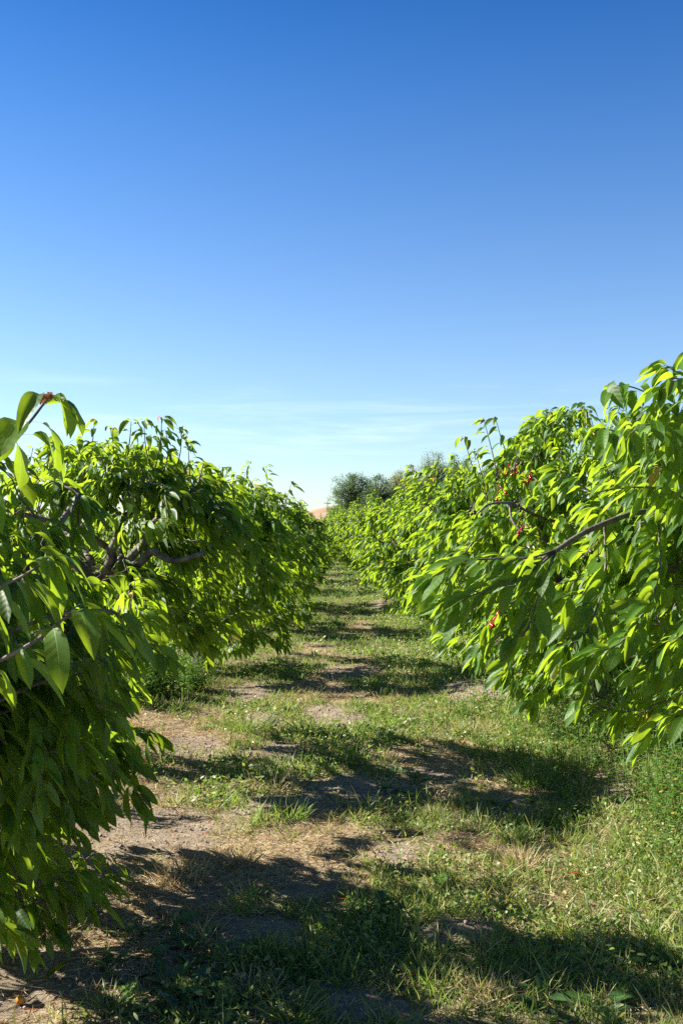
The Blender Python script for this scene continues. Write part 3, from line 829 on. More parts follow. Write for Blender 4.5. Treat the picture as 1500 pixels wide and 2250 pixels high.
# --- right row, nearest tree: bright sunlit sprays and a grey limb
b = base(1.78, 3.25)
t = Tree(21, dict(rx=1.05, ry=1.05, zlo=.54, zhi=1.80, cx=.0, cy=.05), trunk_h=.6, tips=580, lod='near', leafL=.102, shoots=3, whorls=360, leaf_step=.015)
t.polylimb(40, [rel(b, 1700, 1330, 3.3), rel(b, 1560, 1190, 3.25), rel(b, 1440, 1125, 3.05), rel(b, 1312, 1158, 2.78), rel(b, 1222, 1210, 2.68), rel(b, 1190, 1230, 2.65)], .013, .0055)
for i, (pts, lf) in enumerate((
        ([(1225, 1208, 2.68), (1170, 1225, 2.62), (1090, 1228, 2.58), (1010, 1235, 2.56), (950, 1268, 2.55)], .92),
        ([(1225, 1208, 2.68), (1150, 1270, 2.58), (1060, 1300, 2.54), (985, 1330, 2.52)], .85),
        ([(1225, 1208, 2.68), (1190, 1290, 2.55), (1160, 1380, 2.5), (1130, 1400, 2.5)], .75),
        ([(1330, 1150, 2.85), (1330, 1270, 2.7), (1290, 1390, 2.5), (1240, 1420, 2.4)], .98),
        ([(1450, 1130, 3.05), (1450, 1270, 2.7), (1380, 1400, 2.4), (1300, 1440, 2.35)], .98),
        ([(1600, 1200, 2.9), (1560, 1330, 2.5), (1500, 1400, 2.4), (1440, 1440, 2.38)], .98),
        ([(1600, 1200, 2.9), (1500, 1090, 2.6), (1400, 1070, 2.5), (1290, 1085, 2.45)], .98),
        ([(1600, 1150, 2.9), (1540, 980, 2.65), (1470, 890, 2.6), (1400, 850, 2.58), (1345, 845, 2.56)], .98),
        ([(1600, 1150, 2.9), (1580, 950, 2.65), (1540, 850, 2.6), (1470, 800, 2.58)], .98),
        ([(1600, 1150, 2.9), (1480, 1010, 2.6), (1400, 960, 2.55), (1330, 940, 2.52)], .98),
        ([(1600, 1150, 2.9), (1500, 960, 2.5), (1440, 930, 2.4), (1390, 950, 2.35)], .98),
        ([(1600, 1150, 2.9), (1560, 900, 2.5), (1500, 830, 2.42), (1455, 850, 2.4)], .98),
        ([(1650, 1300, 2.9), (1580, 1420, 2.6), (1500, 1440, 2.45), (1440, 1470, 2.42)], .98),
        ([(1450, 1290, 3.7), (1280, 1320, 3.75), (1150, 1390, 3.7), (1110, 1480, 3.65)], .98),
        ([(1400, 1370, 3.8), (1240, 1440, 3.8), (1170, 1540, 3.75)], .98),
        ([(1450, 1250, 3.8), (1200, 1290, 3.85), (1080, 1360, 3.8), (1050, 1440, 3.8)], .98),
        ([(1650, 1000, 2.9), (1600, 830, 2.6), (1530, 770, 2.6)], .98))):
    P = t.polylimb(20 + i, [rel(b, *p) for p in pts], .0036, .0016)
    t.leafy(P, 1 - lf, step=.011, L=.108, lod='near')
root = thing('cherry_tree', 'nearest cherry tree of the right row, bright sprays over a bare grey limb', 'tree', tuple(b), GR)
t.build(root, [(rel(b, 1220, 1205, 2.66), rel(b, 1312, 1160, 2.72), .035), (rel(b, 1225, 1200, 2.45), rel(b, 1312, 1158, 2.45), .07), (rel(b, 1225, 1190, 2.2), rel(b, 1305, 1160, 2.2), .07),
               (rel(b, 1060, 1050, 2.4), rel(b, 1230, 1040, 2.5), .12)])
near_right = (root, b)

# --- right row, second tree, with ripe cherries
b = base(1.72, 6.1)
t = Tree(34, dict(rx=1.0, ry=1.4, zlo=.16, zhi=1.95, cx=-.02), trunk_h=.5, trunk_r=.075, tips=560, lod='mid', leafL=.116, shoots=0, whorls=320, leaf_step=.018)
t.polylimb(20, [rel(b, 1290, 1160, 6.0), rel(b, 1200, 1140, 5.35), rel(b, 1150, 1118, 5.15), rel(b, 1120, 1105, 5.1), rel(b, 1075, 1108, 5.05), rel(b, 1050, 1128, 5.02)], .012, .004)
t.polylimb(20, [rel(b, 1120, 1106, 5.1), rel(b, 1125, 1140, 5.05), rel(b, 1140, 1162, 5.02), rel(b, 1150, 1170, 5.0)], .007, .004)
for px, py in ((1065, 925), (1090, 918), (1020, 962), (1125, 960), (1165, 925), (1210, 905), (1240, 905), (1275, 900), (1300, 910), (1045, 990)):
    tip = rel(b, px, py, 5.7); b0 = tip + np.array([.10, .08, -.32]); N = np.array(t.nodes); j = int(np.argmin(np.linalg.norm(N - b0, axis=1)))
    P = t.curve([N[j], b0, .4 * b0 + .6 * tip, tip], 8); t.tubes[t.nlimb[j]].append(tube(P, np.linspace(.005, .0016, 8), 5)); t.leafy(P, .3, young=True, step=.032)
root = thing('cherry_tree', 'second cherry tree of the right row, red cherries and a dead twig showing', 'tree', tuple(b), GR)
t.build(root, [(rel(b, 1075, 1105, 5.0), rel(b, 1200, 1135, 5.2), .06), (rel(b, 1075, 1110, 4.8), rel(b, 1190, 1140, 4.95), .08), (rel(b, 1130, 1045, 5.0), rel(b, 1170, 1055, 5.0), .06), (rel(b, 1150, 1165, 5.0), rel(b, 1150, 1165, 4.8), .05)])


def ball(c, r, rng, nu=10, nv=7):
    th = np.linspace(.02, math.pi - .02, nv); pts = np.stack([np.zeros(nv), np.zeros(nv), np.cos(th)], -1)
    P = c + r * pts
    return tube(P, r * np.sin(th) + 1e-4, nu)


def cluster(root, b, px, py, d, n, r, mat, name, seed):
    rng = np.random.default_rng(seed); c = rel(b, px, py, d); parts = []
    for _ in range(n):
        q = c + rng.normal(size=3) * np.array([.016, .014, .014])
        parts.append(ball(q, r * rng.uniform(.85, 1.1), rng))
        parts.append(tube(np.array([q + [0, 0, r], .5 * (q + c) + [0, 0, .025], c + [0, 0, .05]]), .0011, 4))
    V, Fq, _ = join(parts); mesh_np(name, V, Fq, MAT[mat], root)


for i, (px, py, n) in enumerate(((1137, 1042, 4), (1165, 1050, 5), (1150, 1056, 4), (1095, 1086, 3), (1152, 1172, 5), (1118, 1040, 3))):
    cluster(root, b, px, py, 4.95, max(2, n - 2), .0085, 'cherry', 'cherry_cluster', i)
for i, (px, py, n) in enumerate(((1040, 1122, 8), (1143, 1112, 7), (1135, 1025, 6))):
    cluster(root, b, px, py, 4.98, n, .008, 'raisin', 'dried_cherry_cluster', 20 + i)
for i, (px, py, n) in enumerate(((1162, 1385, 2), (1100, 1376, 2), (1168, 1395, 2), (1316, 1225, 3))):
    cluster(near_right[0], near_right[1], px, py, 2.58, n, .0062 if i < 3 else .0055, 'cherry' if i < 3 else 'raisin', 'cherry_cluster' if i < 3 else 'dried_cherry_cluster', 40 + i)

# --- right row, third and fourth tree
b = base(1.72, 9.4)
t = Tree(41, dict(rx=1.0, ry=1.5, zlo=.22, zhi=1.74), trunk_h=.5, trunk_r=.075, tips=340, lod='mid', leafL=.132, shoots=4, whorls=260, leaf_step=.020)
root = thing('cherry_tree', 'third cherry tree of the right row, shoots rising before the background trees', 'tree', tuple(b), GR)
for px, py in ((905, 1022), (925, 1040), (985, 1030), (955, 1050)):
    tip = rel(b, px, py, 9.0); b0 = tip + np.array([.10, .08, -.34]); N = np.array(t.nodes); j = int(np.argmin(np.linalg.norm(N - b0, axis=1)))
    P = t.curve([N[j], b0, .4 * b0 + .6 * tip, tip], 8); t.tubes[t.nlimb[j]].append(tube(P, np.linspace(.005, .0016, 8), 5)); t.leafy(P, .3, young=True, step=.036)
t.build(root)

# --- generic trees for the rest of the rows: three of them, then copies
protos = []
for sd, (rx, ry, zlo, zhi) in ((61, (1.0, 1.6, .12, 1.66)), (62, (.95, 1.65, .14, 1.60)), (63, (1.02, 1.55, .10, 1.72))):
    protos.append(Tree(sd, dict(rx=rx, ry=ry, zlo=zlo, zhi=zhi), trunk_h=.5, trunk_r=.08, tips=330, lod='mid' if sd == 61 else 'far', leafL=.150, shoots=8, whorls=200,
                       leaf_step=.025, n_limb=5))
ORD = ['first', 'second', 'third', 'fourth', 'fifth', 'sixth', 'seventh', 'eighth', 'ninth', 'tenth', 'eleventh', 'twelfth', 'thirteenth', 'fourteenth', 'fifteenth', 'sixteenth', 'seventeenth', 'eighteenth']
built = [None] * 3
rnd = random.Random(3)


def place(k, x, y, s, label, group, rot=None):
    loc = tuple(base(x, y)); rot = rnd.uniform(0, 6.28) if rot is None else rot
    if built[k] is None:
        holes = []
        for _ in range(26):      # sun flecks pass between the branches
            g = np.array([rnd.uniform(.3, 2.6), rnd.uniform(-1.7, 1.7), 0.0])
            holes.append((g + SUNV * .4, g + SUNV * 4.5, rnd.uniform(.05, .13)))
        built[k] = protos[k].build(thing('cherry_tree', label, 'tree', loc, group), holes)
        built[k].rotation_euler = (0, 0, rot); built[k].scale = s
        return built[k]
    return dup(built[k], loc, rot, s, label, group)


def flip():
    return rnd.uniform(-.2, .2)


for i, y in enumerate(np.arange(12.4, 56, 3.45)):
    s = rnd.uniform(.88, 1.13)
    place(0 if i < 2 else 1 + i % 2, -1.05 + .36 * min(1, i / 4) + rnd.uniform(-.08, .08), y + rnd.uniform(-.3, .3), (s, s, s * rnd.uniform(.94, 1.02)),
          f'{ORD[3 + i]} cherry tree from the front in the row along the left of the alley', GL, flip())
for i, y in enumerate(np.arange(12.7, 56, 3.4)):
    s = rnd.uniform(.90, 1.14)
    place(0 if i < 2 else 1 + i % 2, 1.74 - .030 * max(0, y - 17) + rnd.uniform(-.08, .08), y + rnd.uniform(-.3, .3), (s, s, s * rnd.uniform(.98, 1.06)),
          f'{ORD[3 + i]} cherry tree from the front in the row along the right of the alley', GR, flip())
GB = 'cherry trees of the next row behind the left row'
for i, y in enumerate((2.6, 6.4, 9.8, 13.2, 16.6, 20., 23.5)):
    place(1 + i % 2, -4.6 + rnd.uniform(-.1, .1), y, (1, 1, rnd.uniform(.95, 1.02)), 'cherry tree of the next row, glimpsed through the gaps of the left row', GB, flip())
GB2 = 'cherry trees of the next row behind the right row'
for i, y in enumerate((9.0, 12.6, 16.2)):
    place(1 + i % 2, 5.0, y, (1, 1, 1), 'cherry tree of the next row, glimpsed through the gaps of the right row', GB2, flip())
GF = 'small cherry trees beyond the dirt road'
for i, (x, y) in enumerate(((-3.2, 66), (-.3, 67), (2.4, 66.5), (5.3, 67.5), (8.4, 67), (-6.4, 67), (1.0, 72), (4.0, 73), (-2.0, 73))):
    place(1 + i % 2, x, y, (1.25, 1.1, rnd.uniform(.95, 1.08)), 'small pale cherry tree beyond the dirt road at the alley end', GF, flip())

# ------------------------------------------------------------------ dirt road across the end of the alley
ys = np.array([57.5, 58.2, 61.3, 62.]); xs = np.linspace(-150, 150, 151)
X, Y = np.meshgrid(xs, ys); Y = Y + .25 * (fbm(X * .3, Y * .1, 77) - .5)
Z = gz(X, Y) + np.array([-.02, .03, .03, -.02])[:, None]
n = len(xs); i, j = np.meshgrid(np.arange(3), np.arange(n - 1), indexing='ij')
o = mesh_np('dirt_road', np.stack([X, Y, Z], -1).reshape(-1, 3), np.stack([i * n + j, i * n + j + 1, (i + 1) * n + j + 1, (i + 1) * n + j], -1).reshape(-1, 4),
            simple_material('road_dust', (.40, .31, .235), .95, .1, (.48, .385, .30), .8, .3, 12))
tag(o, kind='structure')

# ------------------------------------------------------------------ hill far behind
xs = np.linspace(-170, 230, 161); ys = np.linspace(430, 640, 60)
X, Y = np.meshgrid(xs, ys)
Z = 10.2 * np.exp(-((X - 8) / 26) ** 2) + 9.0 * np.exp(-((X - 62) / 40) ** 2) + 3.0 * np.exp(-((X + 60) / 60) ** 2)
Z = Z * np.sin(np.clip((Y - 430) / 210, 0, 1) * math.pi) ** .7 + 1.2 * (fbm(X * .05, Y * .05, 88) - .5) - .8
n = len(xs); i, j = np.meshgrid(np.arange(len(ys) - 1), np.arange(n - 1), indexing='ij')
o = mesh_np('hill', np.stack([X, Y, Z], -1).reshape(-1, 3), np.stack([i * n + j, i * n + j + 1, (i + 1) * n + j + 1, (i + 1) * n + j], -1).reshape(-1, 4), MAT['hill'])
tag(o, kind='structure')


# ------------------------------------------------------------------ tall background trees
def far_tree(seed, px, top, d, half_w, label, mat, tips=150, size=.27, lob=9, tall=.95):
    rng = np.random.default_rng(seed)
    x = (px - VX) / F * d; h = CAM_H + (VY - top) / F * d
    root = thing('background_tree', label, 'tree', (x, d, -.1))
    w = half_w * d / F
    z = np.linspace(0, h * .62, 8)
    P = np.stack([.12 * rng.normal(size=8), .12 * rng.normal(size=8), z], -1); P[0] = 0
    V, Fq, _ = tube(P, np.linspace(.045 * h, .014 * h, 8), 9); mesh_np('trunk', V, Fq, MAT['bark'], root)
    L = []; tubes = []
    lobes = []
    for k in range(lob):
        a = k * 2.4 + rng.uniform(0, 1); f = (k + .5) / lob
        zc = h * (.30 + .58 * f); rl = w * rng.uniform(.32, .54) * (1.1 - .3 * f)
        dr = w * (1 - .55 * f) * rng.uniform(.35, .85)
        lobes.append((np.array([math.cos(a) * dr, math.sin(a) * dr, zc]), rl))
    for _ in range(tips):
        c0, rl = lobes[rng.integers(lob)]
        v = nrm(rng.normal(size=3)) * rl * rng.random() ** .35 * np.array([1, 1, tall])
        c = c0 + v; c[2] = min(c[2], h * .97); zz = c[2]
        zb = min(zz * .75, h * .6)
        s = np.array([np.interp(zb, z, P[:, 0]), np.interp(zb, z, P[:, 1]), zb])
        tubes.append(tube(np.array([s, .5 * (s + c) + [0, 0, .02 * h], c]), [.010 * h, .006 * h, .002 * h], 5))
        m = rng.integers(60, 90)
        q = c + rng.normal(size=(m, 3)) * np.array([.22, .22, .18]) * (w / 2.6) ** .7
        L.append(q)
    V, Fq, _ = join(tubes); mesh_np('limb', V, Fq, MAT['bark'], root)
    q = np.concatenate(L); n = len(q)
    D0 = sphere_dirs(rng, n, rng.uniform(-.3, .95, n)); G = sphere_dirs(rng, n, rng.uniform(-1, .2, n))
    V, Fq, D = leaves(rng, q, D0, G, size * rng.uniform(.5, 1.1, n) * .62, size * rng.uniform(.14, .26, n) * .62, rng.uniform(0, .7, n), rng.uniform(-1, 1, n), .2, 0, np.zeros(n), 'clump')
    mesh_np('crown', V, Fq, MAT[mat], root, D)


far_tree(1, 776, 1040, 105, 60, 'dark blue green background tree nearest the tan hill', 'fargreen', 230, lob=11, tall=1.25)
far_tree(2, 828, 1042, 108, 56, 'dark green rounded background tree between the blue green and the olive tree', 'fargreen', 210, lob=8)
far_tree(3, 880, 1024, 112, 68, 'olive coloured background tree beside the dark green trees', 'farolive', 200)
far_tree(4, 946, 990, 115, 78, 'tall grey green background tree rising above the right row', 'fargrey', 240)
far_tree(5, 1005, 992, 112, 76, 'fresh green background tree half hidden by the shoots of the right row', 'farfresh', 230)
far_tree(6, 742, 1100, 104, 13, 'small low dark bush at the foot of the tan hill', 'fargreen', 60)
far_tree(7, 1075, 1010, 118, 40, 'background tree hidden behind the second tree of the right row', 'farfresh', 200)


# ------------------------------------------------------------------ utility poles
def box(c, s):
    c = np.array(c, float); s = np.array(s, float) / 2
    v = np.array([[x, y, z] for x in (-1, 1) for y in (-1, 1) for z in (-1, 1)]) * s + c
    return v, np.array([[0, 1, 3, 2], [4, 6, 7, 5], [0, 4, 5, 1], [2, 3, 7, 6], [0, 2, 6, 4], [1, 5, 7, 3]]), None


def utility_pole(px, top, d, label):
    x = (px - VX) / F * d; h = CAM_H + (VY - top) / F * d
    root = thing('utility_pole', label, 'utility pole', (x, d, 0), 'utility poles before the hill')
    V, Fq, _ = tube(np.array([[0, 0, -.3], [0, 0, h * .5], [0, 0, h]]), [.19, .16, .13], 9); mesh_np('post', V, Fq, MAT['pole'], root)
    V, Fq, _ = box((0, -.17, h - .55), (2.2, .12, .16)); mesh_np('crossarm', V, Fq, MAT['pole'], root, smooth=False)
    for sx in (-.95, -.45, .45, .95):
        V, Fq, _ = tube(np.array([[sx, -.17, h - .47], [sx, -.17, h - .36], [sx, -.17, h - .26]]), [.045, .07, .03], 7); mesh_np('insulator', V, Fq, MAT['pole'], root)


utility_pole(666, 1106, 230, 'wooden utility pole with crossarm standing left of the tan hill')
utility_pole(719, 1102, 300, 'thin wooden utility pole standing in front of the tan hill')


# ------------------------------------------------------------------ tall weeds and odd plants
def weed_mesh(seed, h, n_stem, spread, leafL, leafW, step=.016, up=.3):
    rng = np.random.default_rng(seed); stems = []; P_, D_, G_, L_ = [], [], [], []
    for _ in range(n_stem):
        bx, by = rng.normal(size=2) * spread; hh = h * rng.uniform(.55, 1.1)
        tip = np.array([bx + rng.normal() * .18 * hh, by + rng.normal() * .18 * hh, hh])
        b0 = np.array([bx, by, -.02]); t = np.linspace(0, 1, 6)[:, None]
        P = b0 * (1 - t) + tip * t + (t * (1 - t)) * rng.normal(size=3) * .12 * hh
        stems.append(tube(P, np.linspace(.0026, .0009, 6), 4))
        s = np.arange(.12 * hh, hh, step) / hh
        pos = np.stack([np.interp(s, t[:, 0], P[:, k]) for k in range(3)], -1); n = len(s)
        a = np.arange(n) * 2.4 + rng.uniform(0, 6)
        D0 = np.stack([np.cos(a), np.sin(a), rng.uniform(.2, 1.0, n)], -1)
        P_.append(pos); D_.append(D0); G_.append(np.stack([np.cos(a), np.sin(a), np.full(n, -up)], -1)); L_.append(leafL * (1.1 - .6 * s) * rng.uniform(.7, 1.2, n))
    P, D0, G, L = map(np.concatenate, (P_, D_, G_, L_)); n = len(P)
    return join(stems), leaves(rng, P, D0, G, L, L * leafW * rng.uniform(.8, 1.2, n), rng.uniform(.2, .8, n), rng.normal(size=n) * .3, .2, 0, np.where(rng.random(n) < .03, .45, 0), 'small')


def weed(name, mesh, loc, label, cat, group=None, mat='weed', kind=None, scale=1.0, rot=0.0):
    root = thing(name, label, cat, loc, group)
    (V, Fq, _), (V2, F2, D2) = mesh
    if kind is not None:
        D2 = D2.copy(); D2[:, 3] = kind
    mesh_np('stem', V, Fq, MAT['grass'], root, np.tile([.5, .5, .5, 0.], (len(V), 1)))
    mesh_np('foliage', V2, F2, MAT[mat], root, D2)
    root.scale = (scale,) * 3; root.rotation_euler = (0, 0, rot)
    return root


GW = 'tall weeds under the left row'
w1 = weed('tall_weed', weed_mesh(1, .46, 26, .12, .055, .20, .013), tuple(base(-1.10, 7.3)), 'leafy upright weed clump under the third tree of the left row', 'weed', GW)
rr = random.Random(9)
for (x, y, s) in ((-1.35, 7.6, .9), (-.98, 7.9, .7), (-1.25, 7.0, .8), (-1.5, 8.2, 1.0), (-1.2, 7.3, .7), (-1.45, 7.0, .75), (-1.0, 7.7, .6), (-1.3, 8.7, 1.0), (-1.6, 7.5, 1.0)):
    dup(w1, tuple(base(x, y)), rr.uniform(0, 6), (s,) * 3, 'leafy upright weed clump under the third tree of the left row', GW)
GW2 = 'tall weeds under the right row'
w2 = weed('tall_weed', weed_mesh(2, .50, 10, .09, .060, .10, .017), tuple(base(1.62, 5.1)), 'wispy narrow leaved weed under the nearest tree of the right row', 'weed', GW2)
for (x, y, s) in ((1.45, 5.3, .9), (1.75, 4.8, 1.1), (1.85, 5.4, 1.1), (1.30, 5.5, .7), (1.55, 4.7, .8), (1.95, 4.9, 1.2), (1.65, 4.4, .9), (1.7, 5.9, 1.0), (1.45, 4.4, .6), (1.35, 5.0, .6), (1.5, 5.8, .9), (1.8, 4.3, 1.0), (1.25, 6.2, .6), (2.1, 5.3, 1.1), (1.6, 5.5, 1.3), (1.8, 5.8, 1.35), (1.9, 6.2, 1.3), (2.0, 5.6, 1.4), (1.45, 6.1, 1.0), (1.7, 6.5, 1.2), (2.15, 6.0, 1.4), (1.55, 6.7, 1.1)):
    dup(w2, tuple(base(x, y)), rr.uniform(0, 6), (s,) * 3, 'wispy narrow leaved weed under the nearest tree of the right row', GW2)
GW3 = 'low leafy weeds along the right edge'
w3 = weed('leafy_weed', weed_mesh(3, .21, 14, .06, .034, .22, .011), tuple(base(1.42, 4.45)), 'low bushy pale green weed at the right edge of the alley', 'weed', GW3)
for (x, y, s) in ((1.55, 4.2, 1.1), (1.35, 4.8, .9), (1.2, 5.0, .8), (1.5, 3.95, 1.0), (1.38, 4.15, .7), (1.6, 4.6, 1.2), (1.05, 5.3, .7), (1.15, 5.7, .8), (1.3, 3.75, .6), (.95, 5.8, .6),
                  (1.0, 6.6, .9), (1.15, 7.1, 1.0), (1.25, 8.5, 1.2), (1.2, 10.0, 1.4), (1.3, 11.5, 1.6), (1.3, 13.5, 1.8), (1.15, 15.5, 2.0)):
    dup(w3, tuple(base(x, y)), rr.uniform(0, 6), (s,) * 3, 'low bushy pale green weed at the right edge of the alley', GW3)
x, y = on_ground(1015, 1432)
weed('red_weed', weed_mesh(4, .15, 8, .04, .03, .2, .012), tuple(base(x, y)), 'small reddish weed under the tip of the right near spray', 'weed', None, 'cover', 1.0)


def rosette(seed, n, L, W):
    rng = np.random.default_rng(seed); a = np.arange(n) * 2.4 + rng.normal(size=n) * .3
    D0 = np.stack([np.cos(a), np.sin(a), rng.uniform(.3, 1.4, n)], -1)
    G = np.stack([np.cos(a), np.sin(a), rng.uniform(-.9, .0, n)], -1)
    l = L * rng.uniform(.6, 1.15, n)
    return leaves(rng, np.zeros((n, 3)) + rng.normal(size=(n, 3)) * [.006, .006, 0], D0, G, l, l * W * rng.uniform(.8, 1.2, n), rng.uniform(.4, .95, n), rng.normal(size=n) * .3, .25, .12, np.zeros(n), 'broad')


GP = 'broad leaved weeds in the shade at the front of the alley'
ros = []
for s in range(3):
    V, Fq, D = rosette(s, 9 + s, .095, .21)
    ros.append(('broad_leaved_weed', V, Fq, D))
src = []
rr = random.Random(4)
spots = [(330, 2105), (380, 2075), (420, 2120), (300, 2150), (365, 2165), (440, 2170), (270, 2190), (330, 2210), (400, 2215), (470, 2220), (250, 2120), (450, 2080), (380, 2040), (300, 2060),
         (820, 1990), (840, 1715), (880, 1700), (920, 1720), (860, 1740), (910, 1745), (1100, 1780), (1180, 1765), (500, 2190), (1320, 2215), (1230, 2235), (1400, 2190), (1470, 2140), (1180, 2200)]
for i, (px, py) in enumerate(spots):
    x, y = on_ground(px, py); k = i % 3
    fl = py > 2030 and px < 520
    lab, grp = ('dark broad leaved weed in the shaded patch at the lower left', GP) if fl else \
               (('broad leaved weed growing among the grass in the middle of the alley', 'broad leaved weeds in the middle of the alley') if py < 2000 else
                ('broad leaved weed in the shaded strip along the lower right', 'broad leaved weeds at the lower right'))
    if i < 3:
        o = mesh_np(ros[k][0], ros[k][1], ros[k][2], MAT['broad'], None, ros[k][3]); src.append(o); tag(o, lab, 'weed', grp)
    else:
        o = src[k].copy(); C.objects.link(o); tag(o, lab, 'weed', grp)
    s = rr.uniform(.5, .9); o.location = tuple(base(x, y)); o.rotation_euler = (0, 0, rr.uniform(0, 6)); o.scale = (s, s, s)


def tuft(seed, n, h, rad, up=(.25, .95)):
    rng = np.random.default_rng(seed); a = rng.uniform(0, 6.283, n); q = rng.random(n) ** .6 * rad
    P = np.stack([np.cos(a) * q, np.sin(a) * q, np.full(n, -.004)], -1)
    D0 = sphere_dirs(rng, n, rng.uniform(*up, n)); D0[:, :2] = .5 * D0[:, :2] + np.stack([np.cos(a), np.sin(a)], -1) * .3
    G = np.stack([np.cos(a), np.sin(a), rng.uniform(-.8, .4, n)], -1)
    return leaves(rng, P, D0, G, h * rng.uniform(.4, 1.1, n), rng.uniform(.0014, .0026, n), rng.uniform(.1, .8, n), rng.uniform(0, 6, n), .2, 0, np.where(rng.random(n) < .12, .45, 0), 'blade')


for i, (px, py, n, h, rad, mat, lab) in enumerate((
        (1145, 1905, 220, .10, .06, 'dry', 'dry straw coloured grass tuft in the sunlit right half of the alley'),
        (1010, 1905, 140, .06, .08, 'dry', 'low dry grass tuft left of the larger straw coloured tuft'),
        (600, 1730, 240, .10, .13, 'dry', 'pale sunlit dry grass tuft beside the bare mound left of centre'),
        (560, 2170, 170, .075, .05, 'dry', 'dry grass tuft just below the large bare mound'),
        (1060, 2180, 150, .075, .09, 'dry', 'broken dry stalks among the shaded grass at the lower right'),
        (400, 1930, 170, .09, .09, 'dry', 'grey dry grass tuft in the shade below the left tree'),
        (530, 1895, 120, .08, .05, 'dry', 'small dry tuft on the shaded soil in the left half'),
        (1040, 1610, 320, .11, .16, 'dry', 'dry grass tuft at the edge of the shade under the right row'),
        (640, 1800, 200, .11, .07, 'grass', 'dark green grass tuft beside the bare mound left of centre'),
        (555, 1610, 260, .16, .13, 'grass', 'green grass tuft left of the small bare mound farther up the alley'),
        (1170, 1730, 260, .15, .11, 'grass', 'tall green grass tuft in the shade right of centre'),
        (690, 1610, 220, .16, .12, 'grass', 'upright green grass tuft in the middle of the alley'),
        (680, 2120, 40, .15, .02, 'grass', 'few tall green blades beside the large bare mound'),
        (1130, 1850, 120, .10, .05, 'grass', 'bright green sunlit grass tuft above the dry tuft'),
        (640, 2235, 90, .12, .04, 'grass', 'green grass tuft at the bottom edge of the picture'),
        (1260, 1760, 150, .10, .07, 'grass', 'bright sunlit tuft below the right hand bare patch'),
        (240, 2215, 110, .09, .06, 'grass', 'green grass tuft in the lower left shade beside the broad leaved weeds'))):
    x, y = on_ground(px, py)
    V, Fq, D = tuft(100 + i, n, h, rad)
    o = mesh_np('grass_tuft' if mat == 'grass' else 'dry_grass_tuft', V, Fq, MAT[mat], None, D); o.location = tuple(base(x, y))
    tag(o, lab, 'grass tuft', 'grass tufts on the alley')

# fallen leaves and dropped fruit
fl = np.random.default_rng(5)
for i, (px, py, L, kd, lab) in enumerate(((950, 1925, .15, 0, 'long pale fallen leaf curled on the grass right of centre'), (1290, 1945, .07, 1, 'brown fallen leaf on the sunlit grass at the right'),
                                          (1490, 1905, .08, .5, 'yellow fallen leaf at the right edge of the sunlit grass'), (1390, 1945, .07, .5, 'tan fallen leaf lying on the sunlit grass'),
                                          (430, 1545, .13, .5, 'yellow fallen leaf lying under the left row'), (170, 2130, .10, 0, 'dark green fallen leaf on the straw at the lower left'))):
    x, y = on_ground(px, py); p = base(x, y) + [0, 0, .022]
    a = fl.uniform(0, 6)
    V, Fq, D = leaves(fl, np.zeros((1, 3)), np.array([[math.cos(a), math.sin(a), .15]]), np.array([[math.cos(a), math.sin(a), -.35]]), L, L * .2, .6, .3, .4, .15, np.array([kd]), 'near')
    o = mesh_np('fallen_leaf', V, Fq, MAT['leaf'], None, D); o.location = tuple(p); tag(o, lab, 'leaf', 'fallen leaves')
MAT['orange'] = simple_material('fallen_fruit_skin', (.55, .19, .02), .4, .5)
for px, py, lab in ((55, 2202, 'small orange fallen fruit on the straw at the lower left'), (1018, 1637, 'small orange fallen fruit beside the dry tuft under the right row'), (994, 1573, 'small orange fallen fruit farther up by the right row')):
    x, y = on_ground(px, py)
    V, Fq, _ = ball(np.zeros(3), .012, fl); V2, F2, _ = tube(np.array([[0, 0, .010], [.004, 0, .022], [.012, 0, .032]]), .001, 5)
    V, Fq, _ = join([(V, Fq, None), (V2, F2, None)])
    o = mesh_np('fallen_fruit', V, Fq, MAT['orange']); o.location = tuple(base(x, y) + [0, 0, .014]); tag(o, lab, 'fruit', 'fallen fruit')

# ------------------------------------------------------------------ light, sky, camera
sv = Vector((math.sin(SUN_AZ) * math.cos(SUN_EL), math.cos(SUN_AZ) * math.cos(SUN_EL), math.sin(SUN_EL)))
ld = bpy.data.lights.new('sun', 'SUN'); ld.energy = 5.0; ld.angle = R(.53); ld.color = (1.0, .94, .84)
lo = bpy.data.objects.new('sun', ld); C.objects.link(lo); lo.rotation_euler = (-sv).to_track_quat('-Z', 'Y').to_euler(); lo.location = (-20, -5, 20)
w = bpy.data.worlds.new('World'); SC.world = w; w.use_nodes = True
nt = w.node_tree; nt.nodes.clear()
out = nt.nodes.new('ShaderNodeOutputWorld'); bg = nt.nodes.new('ShaderNodeBackground'); sky = nt.nodes.new('ShaderNodeTexSky')
sky.sky_type = 'NISHITA'; sky.sun_disc = False; sky.sun_elevation = SUN_EL; sky.sun_rotation = SUN_AZ
sky.altitude = 300; sky.air_density = 1.0; sky.dust_density = .25; sky.ozone_density = 2.0
bg.inputs[1].default_value = .063
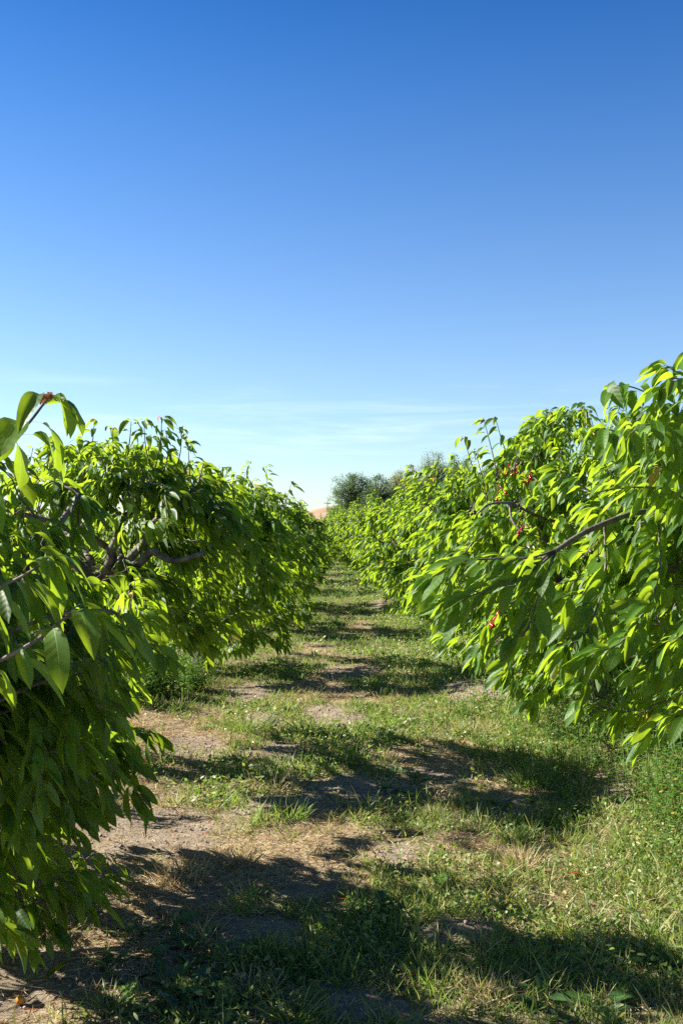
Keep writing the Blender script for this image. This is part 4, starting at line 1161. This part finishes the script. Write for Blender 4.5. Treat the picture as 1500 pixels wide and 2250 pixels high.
# thin cirrus low over the horizon
tc = nt.nodes.new('ShaderNodeTexCoord'); mp = nt.nodes.new('ShaderNodeMapping')
mp.inputs['Rotation'].default_value = (R(3), R(10), R(20)); mp.inputs['Scale'].default_value = (2.6, 2.6, 30)
ns = nt.nodes.new('ShaderNodeTexNoise'); ns.inputs['Scale'].default_value = 1.6; ns.inputs['Detail'].default_value = 7; ns.inputs['Roughness'].default_value = .62
ns.inputs['Distortion'].default_value = .6
mr = nt.nodes.new('ShaderNodeMapRange'); mr.interpolation_type = 'SMOOTHSTEP'
for i, v in enumerate((.48, .78, 0, .19)):
    mr.inputs[i + 1].default_value = v
sx = nt.nodes.new('ShaderNodeSeparateXYZ'); m1 = nt.nodes.new('ShaderNodeMapRange'); m1.interpolation_type = 'SMOOTHSTEP'
for i, v in enumerate((.17, .09, 0, 1)):
    m1.inputs[i + 1].default_value = v
mu = nt.nodes.new('ShaderNodeMath'); mu.operation = 'MULTIPLY'
mx = nt.nodes.new('ShaderNodeMix'); mx.data_type = 'RGBA'; mx.inputs[7].default_value = (8.6, 9.0, 9.4, 1)
lk = nt.links.new
lk(tc.outputs['Generated'], mp.inputs[0]); lk(mp.outputs[0], ns.inputs['Vector']); lk(ns.outputs['Fac'], mr.inputs[0])
lk(tc.outputs['Generated'], sx.inputs[0]); lk(sx.outputs[2], m1.inputs[0])
lk(mr.outputs[0], mu.inputs[0]); lk(m1.outputs[0], mu.inputs[1]); lk(mu.outputs[0], mx.inputs[0])
cr = nt.nodes.new('ShaderNodeValToRGB'); cr.color_ramp.interpolation = 'B_SPLINE'
el = cr.color_ramp.elements
el[0].position = 0.0; el[0].color = (.68, .79, .90, 1); el[1].position = .62; el[1].color = (.05, .20, .50, 1)
for pz, cc in ((.10, (.72, .79, .88, 1)), (.22, (.58, .73, .89, 1)), (.36, (.32, .58, .87, 1)), (.48, (.12, .43, .79, 1))):
    e = el.new(pz); e.color = cc
tint = nt.nodes.new('ShaderNodeMix'); tint.data_type = 'RGBA'; tint.blend_type = 'MULTIPLY'; tint.inputs[0].default_value = 1.0
lk(sx.outputs[2], cr.inputs[0]); lk(sky.outputs[0], tint.inputs[6]); lk(cr.outputs[0], tint.inputs[7])
lk(tint.outputs[2], mx.inputs[6]); lk(mx.outputs[2], bg.inputs[0]); lk(bg.outputs[0], out.inputs[0])

cd = bpy.data.cameras.new('camera'); cam = bpy.data.objects.new('camera', cd); C.objects.link(cam)
cd.sensor_fit = 'VERTICAL'; cd.sensor_height = 36; cd.sensor_width = 24; cd.lens = 35; cd.clip_start = .05; cd.clip_end = 6000
cam.location = (0, 0, CAM_H)
yaw = math.atan(50 / F); pitch = math.atan(30 / F)
cam.rotation_euler = (math.pi / 2 + pitch, 0, -yaw)
SC.camera = cam

SC.view_settings.view_transform = 'Standard'; SC.view_settings.look = 'None'; SC.view_settings.exposure = 1.72; SC.view_settings.gamma = 1.0
SC.render.engine = 'CYCLES'
SC.cycles.max_bounces = 7; SC.cycles.diffuse_bounces = 2; SC.cycles.glossy_bounces = 2; SC.cycles.transmission_bounces = 5
SC.cycles.use_denoising = False; SC.cycles.use_adaptive_sampling = False
SC.cycles.sample_clamp_indirect = 6.0
